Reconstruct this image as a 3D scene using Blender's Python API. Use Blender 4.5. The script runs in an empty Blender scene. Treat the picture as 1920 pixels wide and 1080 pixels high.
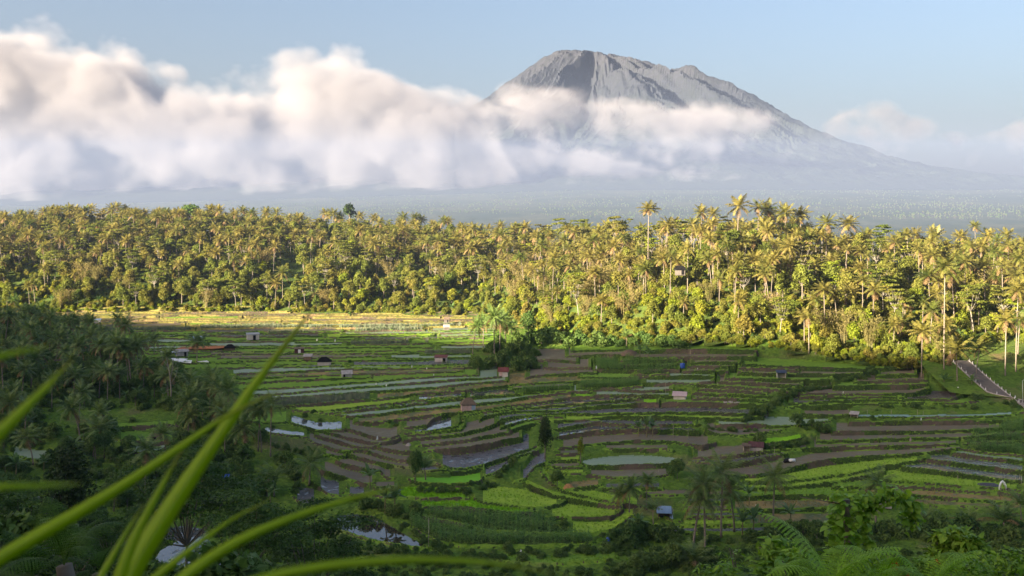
import bpy, math, random
import numpy as np
from math import radians as R
from mathutils import Vector, Matrix

random.seed(7)
RNG = np.random.default_rng(7)
SC = bpy.context.scene
COL = SC.collection

# ------------------------------------------------------------------ camera, sky, sun, exposure
F, CU, HZ = 1867.0, 960.0, 420.0          # focal length, centre column and horizon row on a 1920 wide frame
cam_data = bpy.data.cameras.new('camera')
cam = bpy.data.objects.new('camera', cam_data)
COL.objects.link(cam)
cam.location = (0, 0, 0)
cam.rotation_euler = (R(90), 0, 0)
cam_data.sensor_width = 36
cam_data.lens = 35.0
cam_data.shift_y = -120.0 / 1920.0
cam_data.clip_start = 0.05
cam_data.clip_end = 60000
cam_data.dof.use_dof = True
cam_data.dof.focus_distance = 260
cam_data.dof.aperture_fstop = 7.1
SC.camera = cam

SUN_EL = 13.0
SUN_DIR = np.array([-0.82, -0.57])         # horizontal direction towards the sun: left and behind the camera
SUN_DIR /= np.linalg.norm(SUN_DIR)
SUN_AZ = math.atan2(SUN_DIR[0], SUN_DIR[1])
SKYROT = SUN_AZ
world = bpy.data.worlds.new('World')
SC.world = world
world.use_nodes = True
nt = world.node_tree
nt.nodes.clear()
sky = nt.nodes.new('ShaderNodeTexSky')
sky.sky_type = 'NISHITA'
sky.sun_disc = False
sky.sun_elevation = R(SUN_EL)
sky.sun_rotation = SKYROT
sky.altitude = 400
sky.air_density = 1.0
sky.dust_density = 8.0
sky.ozone_density = 3.0
bg = nt.nodes.new('ShaderNodeBackground')
bg.inputs['Strength'].default_value = 0.06
wo = nt.nodes.new('ShaderNodeOutputWorld')
wb = nt.nodes.new('ShaderNodeMix'); wb.data_type = 'RGBA'; wb.blend_type = 'MULTIPLY'
wb.inputs[0].default_value = 1.0; wb.inputs[7].default_value = (1.04, .88, .79, 1)      # warmer white balance, the whole sky alike
nt.links.new(sky.outputs[0], wb.inputs[6])
nt.links.new(wb.outputs[2], bg.inputs[0])
nt.links.new(bg.outputs[0], wo.inputs[0])

sl = bpy.data.lights.new('sun', 'SUN')
sl.energy = 5.0
sl.angle = R(0.5)
sl.color = (1.0, 0.83, 0.60)
so = bpy.data.objects.new('sun', sl)
COL.objects.link(so)
ce = math.cos(R(SUN_EL))
so.rotation_euler = Vector((SUN_DIR[0] * ce, SUN_DIR[1] * ce, math.sin(R(SUN_EL)))).to_track_quat('Z', 'Y').to_euler()
so.location = (-300, -400, 300)

SC.view_settings.view_transform = 'Standard'
SC.view_settings.look = 'None'
SC.view_settings.exposure = 2.78
SC.view_settings.gamma = 1.0
SC.view_settings.use_curve_mapping = False
SC.render.engine = 'CYCLES'
SC.cycles.use_denoising = True
SC.cycles.max_bounces = 6
SC.cycles.diffuse_bounces = 2
SC.cycles.glossy_bounces = 2
SC.cycles.transmission_bounces = 3
SC.cycles.volume_bounces = 1
SC.cycles.transparent_max_bounces = 8
SC.cycles.volume_step_rate = 2.5
SC.cycles.volume_max_steps = 256
SC.cycles.caustics_reflective = False
SC.cycles.caustics_refractive = False

# ------------------------------------------------------------------ numeric helpers
def _hash(ix, iy, seed):
    h = (ix.astype(np.int64) * 374761393 + iy.astype(np.int64) * 668265263 + seed * 1442695041) & 0xffffffff
    h = ((h ^ (h >> 13)) * 1274126177) & 0xffffffff
    h = h ^ (h >> 16)
    return (h & 0xffffff) / float(0xffffff)

def vnoise(x, y, seed=0):
    x = np.asarray(x, float); y = np.asarray(y, float)
    ix = np.floor(x); iy = np.floor(y)
    fx = x - ix; fy = y - iy
    fx = fx * fx * (3 - 2 * fx); fy = fy * fy * (3 - 2 * fy)
    a = _hash(ix, iy, seed); b = _hash(ix + 1, iy, seed)
    c = _hash(ix, iy + 1, seed); d = _hash(ix + 1, iy + 1, seed)
    return (a * (1 - fx) + b * fx) * (1 - fy) + (c * (1 - fx) + d * fx) * fy

def fbm(x, y, seed=0, octv=4, gain=.5):
    s = 0; a = 1; n = 0
    for o in range(octv):
        s = s + a * vnoise(np.asarray(x) * 2 ** o, np.asarray(y) * 2 ** o, seed + o * 17); n += a; a *= gain
    return s / n

def sstep(a, b, x):
    t = np.clip((np.asarray(x, float) - a) / (b - a), 0, 1)
    return t * t * (3 - 2 * t)

# ------------------------------------------------------------------ mesh helpers
def tag(o, label=None, cat=None, group=None, kind=None):
    if label: o['label'] = label
    if cat: o['category'] = cat
    if group: o['group'] = group
    if kind: o['kind'] = kind
    return o

def np_mesh(name, V, Q, mats, midx=None, smooth=False):
    """mesh from arrays; Q is (n,4) quads or (n,3) tris or a list of both"""
    me = bpy.data.meshes.new(name)
    V = np.asarray(V, np.float32)
    parts = [np.asarray(q, np.int32) for q in (Q if isinstance(Q, (list, tuple)) and np.ndim(Q[0]) == 2 else [Q]) if len(q)]
    loops = np.concatenate([p.ravel() for p in parts])
    sizes = np.concatenate([np.full(len(p), p.shape[1], np.int32) for p in parts])
    starts = np.concatenate([[0], np.cumsum(sizes)[:-1]]).astype(np.int32)
    me.vertices.add(len(V)); me.vertices.foreach_set('co', V.ravel())
    me.loops.add(len(loops)); me.loops.foreach_set('vertex_index', loops)
    me.polygons.add(len(sizes)); me.polygons.foreach_set('loop_start', starts); me.polygons.foreach_set('loop_total', sizes)
    for m in (mats if isinstance(mats, (list, tuple)) else [mats]):
        me.materials.append(m)
    if midx is not None:
        me.polygons.foreach_set('material_index', np.asarray(midx, np.int32))
    me.polygons.foreach_set('use_smooth', np.full(len(sizes), smooth, bool))
    me.update(calc_edges=True)
    return me

def link(name, me, parent=None, loc=None, rot=None, scale=None):
    o = bpy.data.objects.new(name, me)
    COL.objects.link(o)
    if parent is not None: o.parent = parent
    if loc is not None: o.location = loc
    if rot is not None: o.rotation_euler = rot
    if scale is not None: o.scale = (scale,) * 3 if np.isscalar(scale) else scale
    return o

def empty(name, loc=(0, 0, 0), rz=0.0):
    o = bpy.data.objects.new(name, None)
    COL.objects.link(o)
    o.location = loc; o.rotation_euler = (0, 0, rz); o.empty_display_size = .2
    return o

class MB:
    """collects simple shapes into one mesh"""
    def __init__(s): s.v = []; s.f = []; s.m = []
    def add(s, V, Fs, mi=0):
        n = len(s.v); s.v += [tuple(map(float, p)) for p in V]
        s.f += [tuple(i + n for i in f) for f in Fs]; s.m += [mi] * len(Fs)
    def box(s, c, d, mi=0, rz=0):
        x, y, z = d[0] / 2, d[1] / 2, d[2] / 2; ca, sa = math.cos(rz), math.sin(rz)
        P = [(-x, -y, -z), (x, -y, -z), (x, y, -z), (-x, y, -z), (-x, -y, z), (x, -y, z), (x, y, z), (-x, y, z)]
        P = [(c[0] + a * ca - b * sa, c[1] + a * sa + b * ca, c[2] + e) for a, b, e in P]
        s.add(P, [(0, 3, 2, 1), (4, 5, 6, 7), (0, 1, 5, 4), (1, 2, 6, 5), (2, 3, 7, 6), (3, 0, 4, 7)], mi)
    def tube(s, pts, rad, n=6, mi=0, cap=True):
        pts = [np.array(p, float) for p in pts]
        if np.isscalar(rad): rad = [rad] * len(pts)
        V = []; Fs = []
        for i, p in enumerate(pts):
            d = pts[min(i + 1, len(pts) - 1)] - pts[max(i - 1, 0)]; d /= (np.linalg.norm(d) + 1e-9)
            a = np.cross(d, (0, 1, 0) if abs(d[1]) < .9 else (1, 0, 0)); a /= np.linalg.norm(a); b = np.cross(d, a)
            for k in range(n):
                t = 2 * math.pi * k / n
                V.append(p + rad[i] * (a * math.cos(t) + b * math.sin(t)))
        for i in range(len(pts) - 1):
            for k in range(n):
                k2 = (k + 1) % n
                Fs.append((i * n + k, i * n + k2, (i + 1) * n + k2, (i + 1) * n + k))
        if cap:
            Fs.append(tuple(range(n))[::-1]); Fs.append(tuple((len(pts) - 1) * n + k for k in range(n)))
        s.add(V, Fs, mi)
    def mesh(s, name, mats, smooth=False):
        me = bpy.data.meshes.new(name)
        me.from_pydata(s.v, [], s.f)
        for m in (mats if isinstance(mats, (list, tuple)) else [mats]): me.materials.append(m)
        me.polygons.foreach_set('material_index', s.m)
        me.polygons.foreach_set('use_smooth', [smooth] * len(s.f))
        me.update()
        return me
    def build(s, name, mats, parent=None, loc=None, smooth=False, rot=None):
        return link(name, s.mesh(name, mats, smooth), parent, loc, rot)

# ------------------------------------------------------------------ material helpers
class NT:
    def __init__(s, name):
        s.mat = bpy.data.materials.new(name); s.mat.use_nodes = True
        s.t = s.mat.node_tree; s.t.nodes.clear()
        s.out = s.t.nodes.new('ShaderNodeOutputMaterial')
    def n(s, typ, **kw):
        nd = s.t.nodes.new(typ)
        for k, v in kw.items():
            if k.startswith('i_'):
                nd.inputs[k[2:].replace('_', ' ')].default_value = v
            else: setattr(nd, k, v)
        return nd
    def l(s, a, b): s.t.links.new(a, b)
    def noise(s, scale, detail=4, rough=.55, vec=None, dist=0):
        nd = s.n('ShaderNodeTexNoise'); nd.inputs['Scale'].default_value = scale
        nd.inputs['Detail'].default_value = detail; nd.inputs['Roughness'].default_value = rough
        nd.inputs['Distortion'].default_value = dist
        if vec is not None: s.l(vec, nd.inputs['Vector'])
        return nd.outputs['Fac']
    def ramp(s, fac, stops):
        nd = s.n('ShaderNodeValToRGB'); e = nd.color_ramp.elements
        while len(e) < len(stops): e.new(.5)
        for el, (p, c) in zip(e, stops):
            el.position = p; el.color = (*c, 1) if len(c) == 3 else c
        s.l(fac, nd.inputs[0]); return nd.outputs[0]
    def mix(s, fac, a, b, mode='MIX'):
        nd = s.n('ShaderNodeMix', data_type='RGBA', blend_type=mode)
        for sock, v in ((nd.inputs[0], fac), (nd.inputs[6], a), (nd.inputs[7], b)):
            if hasattr(v, 'links'): s.l(v, sock)
            elif isinstance(v, (int, float)): sock.default_value = v
            else: sock.default_value = (*v, 1) if len(v) == 3 else v
        return nd.outputs[2]
    def math(s, op, a, b=0.0, clamp=False):
        nd = s.n('ShaderNodeMath', operation=op, use_clamp=clamp)
        for sock, v in zip(nd.inputs, (a, b)):
            if hasattr(v, 'links'): s.l(v, sock)
            else: sock.default_value = v
        return nd.outputs[0]
    def pos(s, scale=(1, 1, 1)):
        g = s.n('ShaderNodeNewGeometry'); m = s.n('ShaderNodeMapping'); m.inputs['Scale'].default_value = scale
        s.l(g.outputs['Position'], m.inputs['Vector']); return m.outputs[0]
    def obj(s, scale=(1, 1, 1)):
        g = s.n('ShaderNodeTexCoord'); m = s.n('ShaderNodeMapping'); m.inputs['Scale'].default_value = scale
        s.l(g.outputs['Object'], m.inputs['Vector']); return m.outputs[0]
    def bump(s, h, strength=.4, dist=.1):
        b = s.n('ShaderNodeBump'); b.inputs['Strength'].default_value = strength; b.inputs['Distance'].default_value = dist
        s.l(h, b.inputs['Height']); return b.outputs[0]
    def principled(s, col, rough=.8, spec=.3, normal=None, metallic=0):
        p = s.n('ShaderNodeBsdfPrincipled')
        for sock, v in ((p.inputs['Base Color'], col), (p.inputs['Roughness'], rough)):
            if hasattr(v, 'links'): s.l(v, sock)
            else: sock.default_value = v if np.isscalar(v) else (*v, 1)
        p.inputs['Specular IOR Level'].default_value = spec
        p.inputs['Metallic'].default_value = metallic
        if normal is not None: s.l(normal, p.inputs['Normal'])
        return p
    def done(s, shader):
        s.l(shader.outputs[0] if hasattr(shader, 'outputs') else shader, s.out.inputs['Surface']); return s.mat

def mat_plain(name, col, rough=.8, spec=.3, var=.25, scale=2.0, metallic=0):
    t = NT(name)
    f = t.noise(scale, 5, .6, t.obj())
    a = tuple(max(0, c * (1 - var)) for c in col); b = tuple(min(1, c * (1 + var)) for c in col)
    return t.done(t.principled(t.ramp(f, [(.3, a), (.7, b)]), rough, spec, metallic=metallic))

def mat_leaf(name, c1, c2, c3=None, trans=.35, rough=.5, spec=.12, nscale=.35):
    """foliage: colour varies from plant to plant and over each plant, light passes through"""
    t = NT(name)
    oi = t.n('ShaderNodeObjectInfo')
    col = t.mix(oi.outputs['Random'], c1, c2)
    nz = t.noise(nscale, 3, .6, t.pos())
    col = t.mix(t.ramp(nz, [(.42, (0, 0, 0)), (.66, (1, 1, 1))]), col, c3 if c3 else tuple(min(1, c * 1.5) for c in c2))
    gi = t.n('ShaderNodeNewGeometry')
    isl = t.math('MULTIPLY', t.math('SUBTRACT', gi.outputs['Random Per Island'], .5), .5)
    hs = t.n('ShaderNodeHueSaturation'); t.l(col, hs.inputs['Color'])
    t.l(t.math('ADD', isl, 1.0), hs.inputs['Value'])
    p = t.principled(hs.outputs[0], rough, spec * .5)
    tr = t.n('ShaderNodeBsdfTranslucent')
    hs2 = t.n('ShaderNodeHueSaturation', i_Saturation=1.1, i_Value=1.25); t.l(hs.outputs[0], hs2.inputs['Color'])
    t.l(hs2.outputs[0], tr.inputs['Color'])
    mx = t.n('ShaderNodeMixShader'); mx.inputs[0].default_value = trans
    t.l(p.outputs[0], mx.inputs[1]); t.l(tr.outputs[0], mx.inputs[2])
    return t.done(mx)

# ------------------------------------------------------------------ geometry-nodes scatter for masses nobody could count
def scatter(name, P, rz, sc, meshes, idx=None, tilt=None, kind='stuff', label=None):
    P = np.asarray(P, np.float32); n = len(P)
    me = bpy.data.meshes.new(name + '_points')
    me.vertices.add(n); me.vertices.foreach_set('co', P.ravel())
    rot = np.zeros((n, 3), np.float32); rot[:, 2] = rz
    if tilt is not None: rot[:, 0] = tilt[:, 0]; rot[:, 1] = tilt[:, 1]
    a = me.attributes.new('rot', 'FLOAT_VECTOR', 'POINT'); a.data.foreach_set('vector', rot.ravel())
    a = me.attributes.new('scl', 'FLOAT', 'POINT'); a.data.foreach_set('value', np.broadcast_to(np.asarray(sc, np.float32), n).astype(np.float32))
    ii = RNG.integers(0, len(meshes), n) if idx is None else np.asarray(idx)
    a = me.attributes.new('idx', 'INT', 'POINT'); a.data.foreach_set('value', ii.astype(np.int32))
    o = link(name, me)
    src = bpy.data.collections.new(name + '_source')
    for k, m in enumerate(meshes):
        so_ = bpy.data.objects.new('%s_source_%02d' % (name, k), m); src.objects.link(so_)
    ng = bpy.data.node_groups.new(name + '_nodes', 'GeometryNodeTree')
    ng.interface.new_socket('Geometry', in_out='INPUT', socket_type='NodeSocketGeometry')
    ng.interface.new_socket('Geometry', in_out='OUTPUT', socket_type='NodeSocketGeometry')
    gi = ng.nodes.new('NodeGroupInput'); go = ng.nodes.new('NodeGroupOutput')
    ci = ng.nodes.new('GeometryNodeCollectionInfo'); ci.inputs['Collection'].default_value = src
    ci.inputs['Separate Children'].default_value = True; ci.inputs['Reset Children'].default_value = True
    ip = ng.nodes.new('GeometryNodeInstanceOnPoints'); ip.inputs['Pick Instance'].default_value = True
    def attr(nm, dt):
        nd = ng.nodes.new('GeometryNodeInputNamedAttribute'); nd.data_type = dt; nd.inputs['Name'].default_value = nm
        return [s for s in nd.outputs if s.enabled and s.name == 'Attribute'][0]
    L = ng.links.new
    L(gi.outputs[0], ip.inputs['Points']); L(ci.outputs[0], ip.inputs['Instance'])
    L(attr('idx', 'INT'), ip.inputs['Instance Index'])
    L(attr('rot', 'FLOAT_VECTOR'), ip.inputs['Rotation']); L(attr('scl', 'FLOAT'), ip.inputs['Scale'])
    L(ip.outputs[0], go.inputs[0])
    md = o.modifiers.new('scatter', 'NODES'); md.node_group = ng
    tag(o, label, kind=kind)
    return o
# ------------------------------------------------------------------ lie of the land (metres; camera at the origin looking along +y)
TU = np.array([0, 480, 960, 1440, 1920.])
TY = np.array([150, 190, 220, 260, 300, 340, 400, 460, 500, 560.])
TZ = np.array([[-62, -60, -57.5, -53.5, -50.5, -49, -47.5, -45.8, -44.5, -43],
               [-62, -60.5, -57.5, -54, -51.8, -50.3, -48.3, -46, -44.2, -42],
               [-60.5, -59, -56.7, -53, -50.6, -49, -46.8, -44.6, -43, -41],
               [-60, -58.5, -55.5, -51.2, -45.5, -39.6, -37, -35, -34, -32],
               [-59, -57, -54.5, -51, -46, -42.5, -40, -38, -36, -34]])
BU = np.array([-300, 0, 400, 700, 900, 1000, 1100, 1250, 1450, 1700, 1800, 1920, 2300.])
BY = np.array([500, 500, 500, 490, 472, 430, 380, 347, 327, 307, 302, 292, 280.])      # foot of the forest
def y_base(u): return np.interp(u, BU, BY)
def hill_len(u): return np.interp(u, [0, 800, 1050, 1300, 1920], [150, 150, 125, 110, 115])
def hill_rise(u): return np.interp(u, [0, 350, 700, 960, 1100, 1350, 1600, 1920], [37, 39, 34, 28, 27.5, 30, 25, 26])

def table(u, y):
    u = np.clip(u, 0, 1920.); y = np.clip(y, 150, 560)
    iu = np.clip(np.searchsorted(TU, u, side='right') - 1, 0, 3); fu = (u - TU[iu]) / (TU[iu + 1] - TU[iu]); fu = fu * fu * (3 - 2 * fu)
    iy = np.clip(np.searchsorted(TY, y, side='right') - 1, 0, 8); fy = (y - TY[iy]) / (TY[iy + 1] - TY[iy])
    g = lambda i, j: TZ[i, j]
    return (g(iu, iy) * (1 - fy) + g(iu, iy + 1) * fy) * (1 - fu) + (g(iu + 1, iy) * (1 - fy) + g(iu + 1, iy + 1) * fy) * fu

PY = np.array([500, 900, 1500, 2500, 4000, 6000, 7880.]); PZ = np.array([-26, -48, -56, -44, 6, 122, 268.])
def plain_z(u, y):
    k = np.interp(u, [-300, 0, 500, 1100, 2200], [.5, .52, .72, 1, 1.02])
    z = np.interp(y, PY, PZ)
    return np.where(z > 0, z * k, z)

NB = (0.416, 0.909)                        # normal of the hillside the camera stands on
def hillside(x, y):
    n = NB[0] * x + NB[1] * y
    along = 0.909 * x - 0.416 * y
    z = np.interp(n, [-420, -330, -260, -205, -188, -170, -110, -50, -8, 4, 15, 40, 80, 120, 150, 185],
                     [30, 62, 84, 95.5, 97, 95, 60, 22, 0, -2.2, -7.2, -21, -42, -57, -61, -64])
    w = sstep(-20, -90, n)
    z = z + w * (9 * (fbm(along / 60., n / 90., 5, 4) - .5) + 5 * (fbm(along / 14., n / 30., 9, 3) - .5))
    return z

def zb(u, y):
    """smooth ground height by image column u and depth y"""
    u = np.asarray(u, float); y = np.asarray(y, float); u, y = np.broadcast_arrays(u, y)
    x = (u - CU) * y / F
    yb = y_base(u)
    t = table(u, np.minimum(y, yb))
    L = hill_len(u)
    s = np.clip((y - yb) / L, 0, 1)
    h = hill_rise(u) * (1 - (1 - s) ** 1.7)
    z = t + h
    bumps = (fbm(x / 26., y / 26., 3, 3) - .5)
    z = z + bumps * np.where(y > yb, 5.0 * sstep(0, 25, y - yb), .5)
    far = sstep(L + 20, L + 330, y - yb)
    z = z * (1 - far) + plain_z(u, y) * far
    z = np.maximum(z, np.where(y < 260, hillside(x, y), -99))
    return z

def zxy(x, y):
    y = np.maximum(np.asarray(y, float), 1e-3)
    return zb(CU + F * np.asarray(x, float) / y, y)

# ------------------------------------------------------------------ field edges: type of field behind the edge, points along its front rim
LN = []
TOPS = {}
def ln(t, *p, md=30, top=None):
    if top: TOPS[len(LN)] = np.array(top, float).reshape(-1, 2)
    LN.append((t, np.array(p, float).reshape(-1, 2), md))
# strips on the left of the valley
ln('S', 430,702, 540,698, 640,693, 757,692, 890,690)
ln('Y', 440,711, 523,708, 607,705, 690,702, 757,701, 810,699, 870,697)
ln('G', 440,720, 490,718, 557,714, 640,710, 700,708)
ln('G', 440,731, 527,729, 590,725, 657,719, 707,716, 767,710, 817,707, 867,705, 900,704)
ln('S', 455,743, 527,740, 590,734, 657,728, 707,725, 783,719, 850,713, 900,711, 940,707)
ln('S', 500,750, 530,747, 607,742, 690,736, 757,732, 825,727, 867,722, 917,717, 955,715)
ln('Y', 845,736, 870,734, 917,728, 950,724, 1017,719, 1080,717, 1130,713)
ln('P', 505,764, 533,763, 590,759, 657,753, 700,749)
ln('Y', 700,750, 750,745, 793,738, 833,736, 848,734)
ln('W', 875,746, 950,742, 983,740)
ln('W', 778,752, 800,750, 855,746, 872,743)
ln('L', 547,770, 590,773, 623,771, 690,762, 757,755, 777,751)
ln('W', 740,764, 800,756, 847,750, 872,748)
ln('D', 590,775, 623,777, 690,768, 738,763)
ln('S', 623,779, 657,782, 690,780, 757,771, 817,765, 867,762, 900,757, 950,752, 1010,743, 1077,736, 1110,737)
ln('Y', 663,792, 698,794, 757,787, 833,777, 883,773, 908,771, 950,763, 1017,755, 1068,747, 1115,745)
ln('W', 866,787, 872,780, 890,776, 925,772, 967,767, 1010,765, 1077,759, 1160,752, 1200,748)
ln('D', 900,787, 907,782, 933,777, 960,774, 1010,773, 1060,770, 1110,763, 1200,758)
ln('D', 928,795, 942,788, 967,783, 1002,780, 1053,777, 1110,778, 1160,776, 1277,775, 1323,775, 1407,778, 1440,770)
ln('W', 938,803, 958,797, 983,790, 1007,787, 1033,785, 1060,783)
ln('L', 1010,793, 1033,790, 1093,787, 1157,783, 1277,783, 1373,786, 1432,782)
ln('G', 950,812, 983,800, 1010,794)
ln('D', 1038,807, 1068,802, 1102,795, 1123,793, 1160,797, 1210,799, 1277,798, 1307,799)
ln('W', 1040,822, 1093,813, 1143,808, 1193,807, 1277,810, 1312,810)
ln('M', 1038,843, 1093,837, 1143,831, 1193,828, 1243,829, 1277,832, 1318,838, 1345,829, md=34)
ln('S', 1088,866, 1094,872, 1110,876, 1143,875, 1193,874, 1252,872, 1270,868, 1280,860, top=(1088,865, 1094,858, 1110,851, 1140,846, 1180,843, 1230,845, 1262,850, 1280,859))
ln('M', 1100,893, 1150,897, 1230,897, 1262,890, md=26)
ln('Y', 1060,920, 1090,917, 1130,910, md=22)
# curved fields in the middle
ln('W', 760,813, 800,810, 850,803, 860,798, 863,787, md=32)
ln('M', 755,804, 800,799, 806,792, 815,785, 837,779)
ln('G', 763,818, 817,812, 865,806, 872,795)
ln('M', 757,826, 800,822, 867,815, 908,805, 923,798, 940,790)
ln('M', 780,837, 833,832, 883,825, 933,815, 960,812)
ln('M', 793,847, 850,843, 900,837, 967,823, 980,822)
ln('MW', 812,862, 822,871, 848,881, 873,880, 907,873, 940,862, 965,853, 1008,837, md=46)
ln('W', 818,873, 848,887, 873,886, 907,879, md=6)
ln('W', 775,893, 778,899, 779,904, md=5)
ln('MW', 903,895, 928,887, 953,873, 962,862, 990,852, 1010,845, md=30)
ln('MW', 962,902, 985,899, 995,885, 1007,873, 1040,866, md=32)
ln('MW', 780,885, 815,884, 840,883, md=14)
ln('BW', 764,897, 770,903, 780,906, 840,909, 870,908, 900,903, 909,890, top=(764,896, 775,890, 840,889, 850,880, 900,876, 909,882))
ln('B', 745,933, 823,937, 880,934)
ln('L', 888,934, 907,943, 957,950, 1000,954, 1030,952, 1055,945, 1062,937, md=46)
ln('B', 783,950, 807,953, 863,952, 917,958, 957,962, 1000,963)
ln('L', 975,899, 985,907, 1010,919, 1040,931, 1077,938, 1120,946, 1168,954, md=14)
ln('C', 790,967, 807,972, 857,982, 907,995, 990,1001, 1057,1002, md=46)
ln('L', 1018,970, 1060,972, 1143,972, 1160,963, 1170,953, md=40)
ln('L', 1057,1003, 1110,1003, 1143,997, 1170,980, 1193,964, 1205,953, md=42)
ln('L', 1010,880, 1030,905, 1053,921, 1080,929, 1143,942, 1202,951, md=24)
ln('C', 753,980, 790,1000, 823,1017, 860,1024, 1000,1026, 1105,1022, 1130,1008, md=40)
ln('G', 930,1050, 957,1057, 1040,1060, 1140,1052, 1160,1045, md=22)
ln('W', 1235,965, 1262,978, 1280,975, md=36)
ln('L', 1190,1000, 1215,1010, 1240,995, md=30)
# ponds and plots in the shaded left corner
ln('R', 30,940, 100,942, 160,944, md=16)
ln('R', 25,968, 90,972, 165,966, md=22)
ln('W', 285,1008, 300,1014, 335,1020, 380,1014, 400,1004, top=(285,1004, 310,985, 345,975, 380,982, 400,998))
ln('W', 280,1070, 300,1080, 340,1092, 400,1090, 440,1070, top=(280,1062, 300,1040, 345,1026, 390,1028, 440,1062))
ln('W', 420,985, 450,990, 480,984, top=(420,980, 450,972, 480,979))
ln('S', 20,855, 60,862, 100,866, md=30)
ln('S', 225,845, 260,852, 300,846, 318,838)
ln('G', 150,800, 220,803, 290,799, 335,796, md=13)
ln('G', 220,826, 290,832, 350,826)
# brown steps on the left
ln('G', 440,787, 473,793, 532,794, 545,790)
ln('W', 540,793, 595,809, 648,806, md=24)
ln('W', 490,810, 548,819, 577,820, md=16)
ln('M', 648,803, 682,815, 707,823, 732,824, 748,817, 752,808)
ln('M', 608,810, 657,823, 690,830, 723,831, 740,827, 752,820)
ln('M', 590,817, 623,825, 673,842, 700,839, 715,834)
ln('M', 573,823, 598,835, 640,847, 663,847, 680,844)
ln('M', 703,837, 728,845, 757,849, 775,848)
ln('M', 680,845, 720,857, 753,865, 775,866)
ln('M', 605,850, 612,853, 633,858, 650,855)
ln('M', 650,852, 687,863, 720,872, 758,877, 772,877)
ln('M', 630,863, 645,872, 678,880, 712,885, 722,897, 740,898)
ln('M', 600,882, 637,893, 670,905, 683,910, 705,905)
ln('MW', 583,903, 597,913, 613,928, 637,930, 647,923, 653,908, md=40)
ln('MW', 648,925, 665,930, 690,925, md=24)
ln('MW', 540,913, 547,930, 565,947, 593,951, 607,942, md=46)
ln('R', 618,985, 640,997, 680,1010, 720,1020, 770,1028, 808,1031, top=(618,980, 636,958, 660,950, 700,955, 730,975, 760,996, 808,1028))
# right: steps below the forest
ln('G', 1180,660, 1240,657, 1340,656, 1423,658)
ln('M', 1180,672, 1297,671, 1420,670)
ln('M', 1295,681, 1390,680)
ln('M', 1290,688, 1380,688)
ln('M', 1280,697, 1366,697)
ln('S', 1195,706, 1240,707, 1340,706)
ln('S', 1205,719, 1240,720, 1298,720, 1340,716)
ln('S', 1160,731, 1210,735, 1245,733, 1262,731)
ln('S', 1110,742, 1160,741, 1210,742, 1262,742)
ln('G', 1390,684, 1457,687, 1520,690, 1620,693, 1680,691)
ln('M', 1385,690, 1440,692, 1500,696)
ln('M', 1383,699, 1450,702, 1560,703, 1620,702)
ln('G', 1360,710, 1423,712, 1490,713, 1558,713)
ln('M', 1343,717, 1390,718, 1457,722, 1507,725)
ln('G', 1300,723, 1357,725, 1423,730, 1482,735)
ln('M', 1302,731, 1373,733, 1440,739)
ln('G', 1298,738, 1383,742, 1450,746)
ln('M', 1296,747, 1373,749, 1446,753)
ln('G', 1240,757, 1298,756, 1373,758, 1440,761)
ln('B', 1200,757, 1238,757)
ln('B', 1072,745, 1113,744)
ln('S', 1340,797, 1400,797, 1467,800, 1530,795, 1560,788)
ln('M', 1320,808, 1348,815, 1390,820, 1430,813, 1480,807)
ln('B', 1425,830, 1440,832, 1473,830, 1508,822, md=17)
ln('M', 1300,860, 1370,856, 1407,851, 1440,847, 1520,841)
ln('D', 1290,868, 1367,872, 1407,866, 1457,855, 1478,851)
ln('M', 1340,893, 1415,893, 1440,888, 1490,878, 1523,869, 1557,863, 1620,857, 1717,853, 1767,846, 1808,842)
ln('L', 1380,905, 1473,906, 1507,900, 1557,894, 1600,889, 1650,878, 1717,866, 1737,861, md=36)
ln('L', 1370,913, 1440,918, 1483,915, 1557,907, 1620,895, 1660,886)
ln('S', 1783,850, 1833,857, 1925,868)
ln('WS', 1737,863, 1800,870, 1925,887)
ln('WS', 1690,877, 1750,884, 1833,895, 1925,906, md=26)
ln('L', 1640,900, 1670,903, 1750,909, 1833,915, 1925,921, md=32)
ln('G', 1560,915, 1675,913, 1750,916, 1817,922, 1925,930)
ln('Y', 1600,926, 1710,930, 1783,936, 1867,942, 1925,945)
ln('Y', 1640,948, 1740,949, 1830,953, 1925,958)
ln('G', 1370,932, 1440,931, 1520,930, 1600,935)
ln('Y', 1370,958, 1433,957, 1507,956, 1600,951)
ln('Y', 1400,985, 1520,984, 1640,980)
ln('M', 1643,705, 1703,703, 1722,702)
ln('M', 1600,717, 1680,715, 1740,714)
ln('G', 1563,726, 1670,724, 1742,722)
ln('M', 1490,737, 1520,739, 1580,741, 1712,739, 1745,729)
ln('G', 1500,745, 1600,746, 1700,745)
ln('D', 1480,757, 1520,756, 1592,752, 1720,751, 1783,749, 1800,741)
ln('G', 1470,765, 1520,763, 1593,759, 1670,757, 1800,757, 1840,752)
ln('M', 1500,777, 1560,781, 1600,779)
ln('T', 1603,784, 1720,784, 1837,783, 1905,778, md=11)
ln('T', 1590,793, 1720,792, 1837,792, 1890,790, md=3.2)
ln('M', 1560,811, 1720,811, 1803,808, 1880,804)
ln('M', 1530,829, 1600,827, 1717,824, 1817,821, 1862,817)
ln('M', 1520,842, 1600,839, 1700,837, 1800,835)
ln('C', 1812,822, 1860,815, 1925,812)
ln('C', 1806,833, 1860,830, 1925,831)
ln('C', 1808,843, 1867,852, 1925,856)
ln('C', 1165,676, 1270,675)
ln('C', 1160,685, 1275,684)
ln('C', 1112,694, 1180,695, 1275,694)
ln('C', 1190,704, 1255,703)
ln('C', 968,739, 1000,739, 1077,733)
ln('C', 1080,729, 1160,730, 1205,724)
ln('C', 752,689, 890,688)
ln('M', 985,708, 1053,702, 1120,699)
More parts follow.
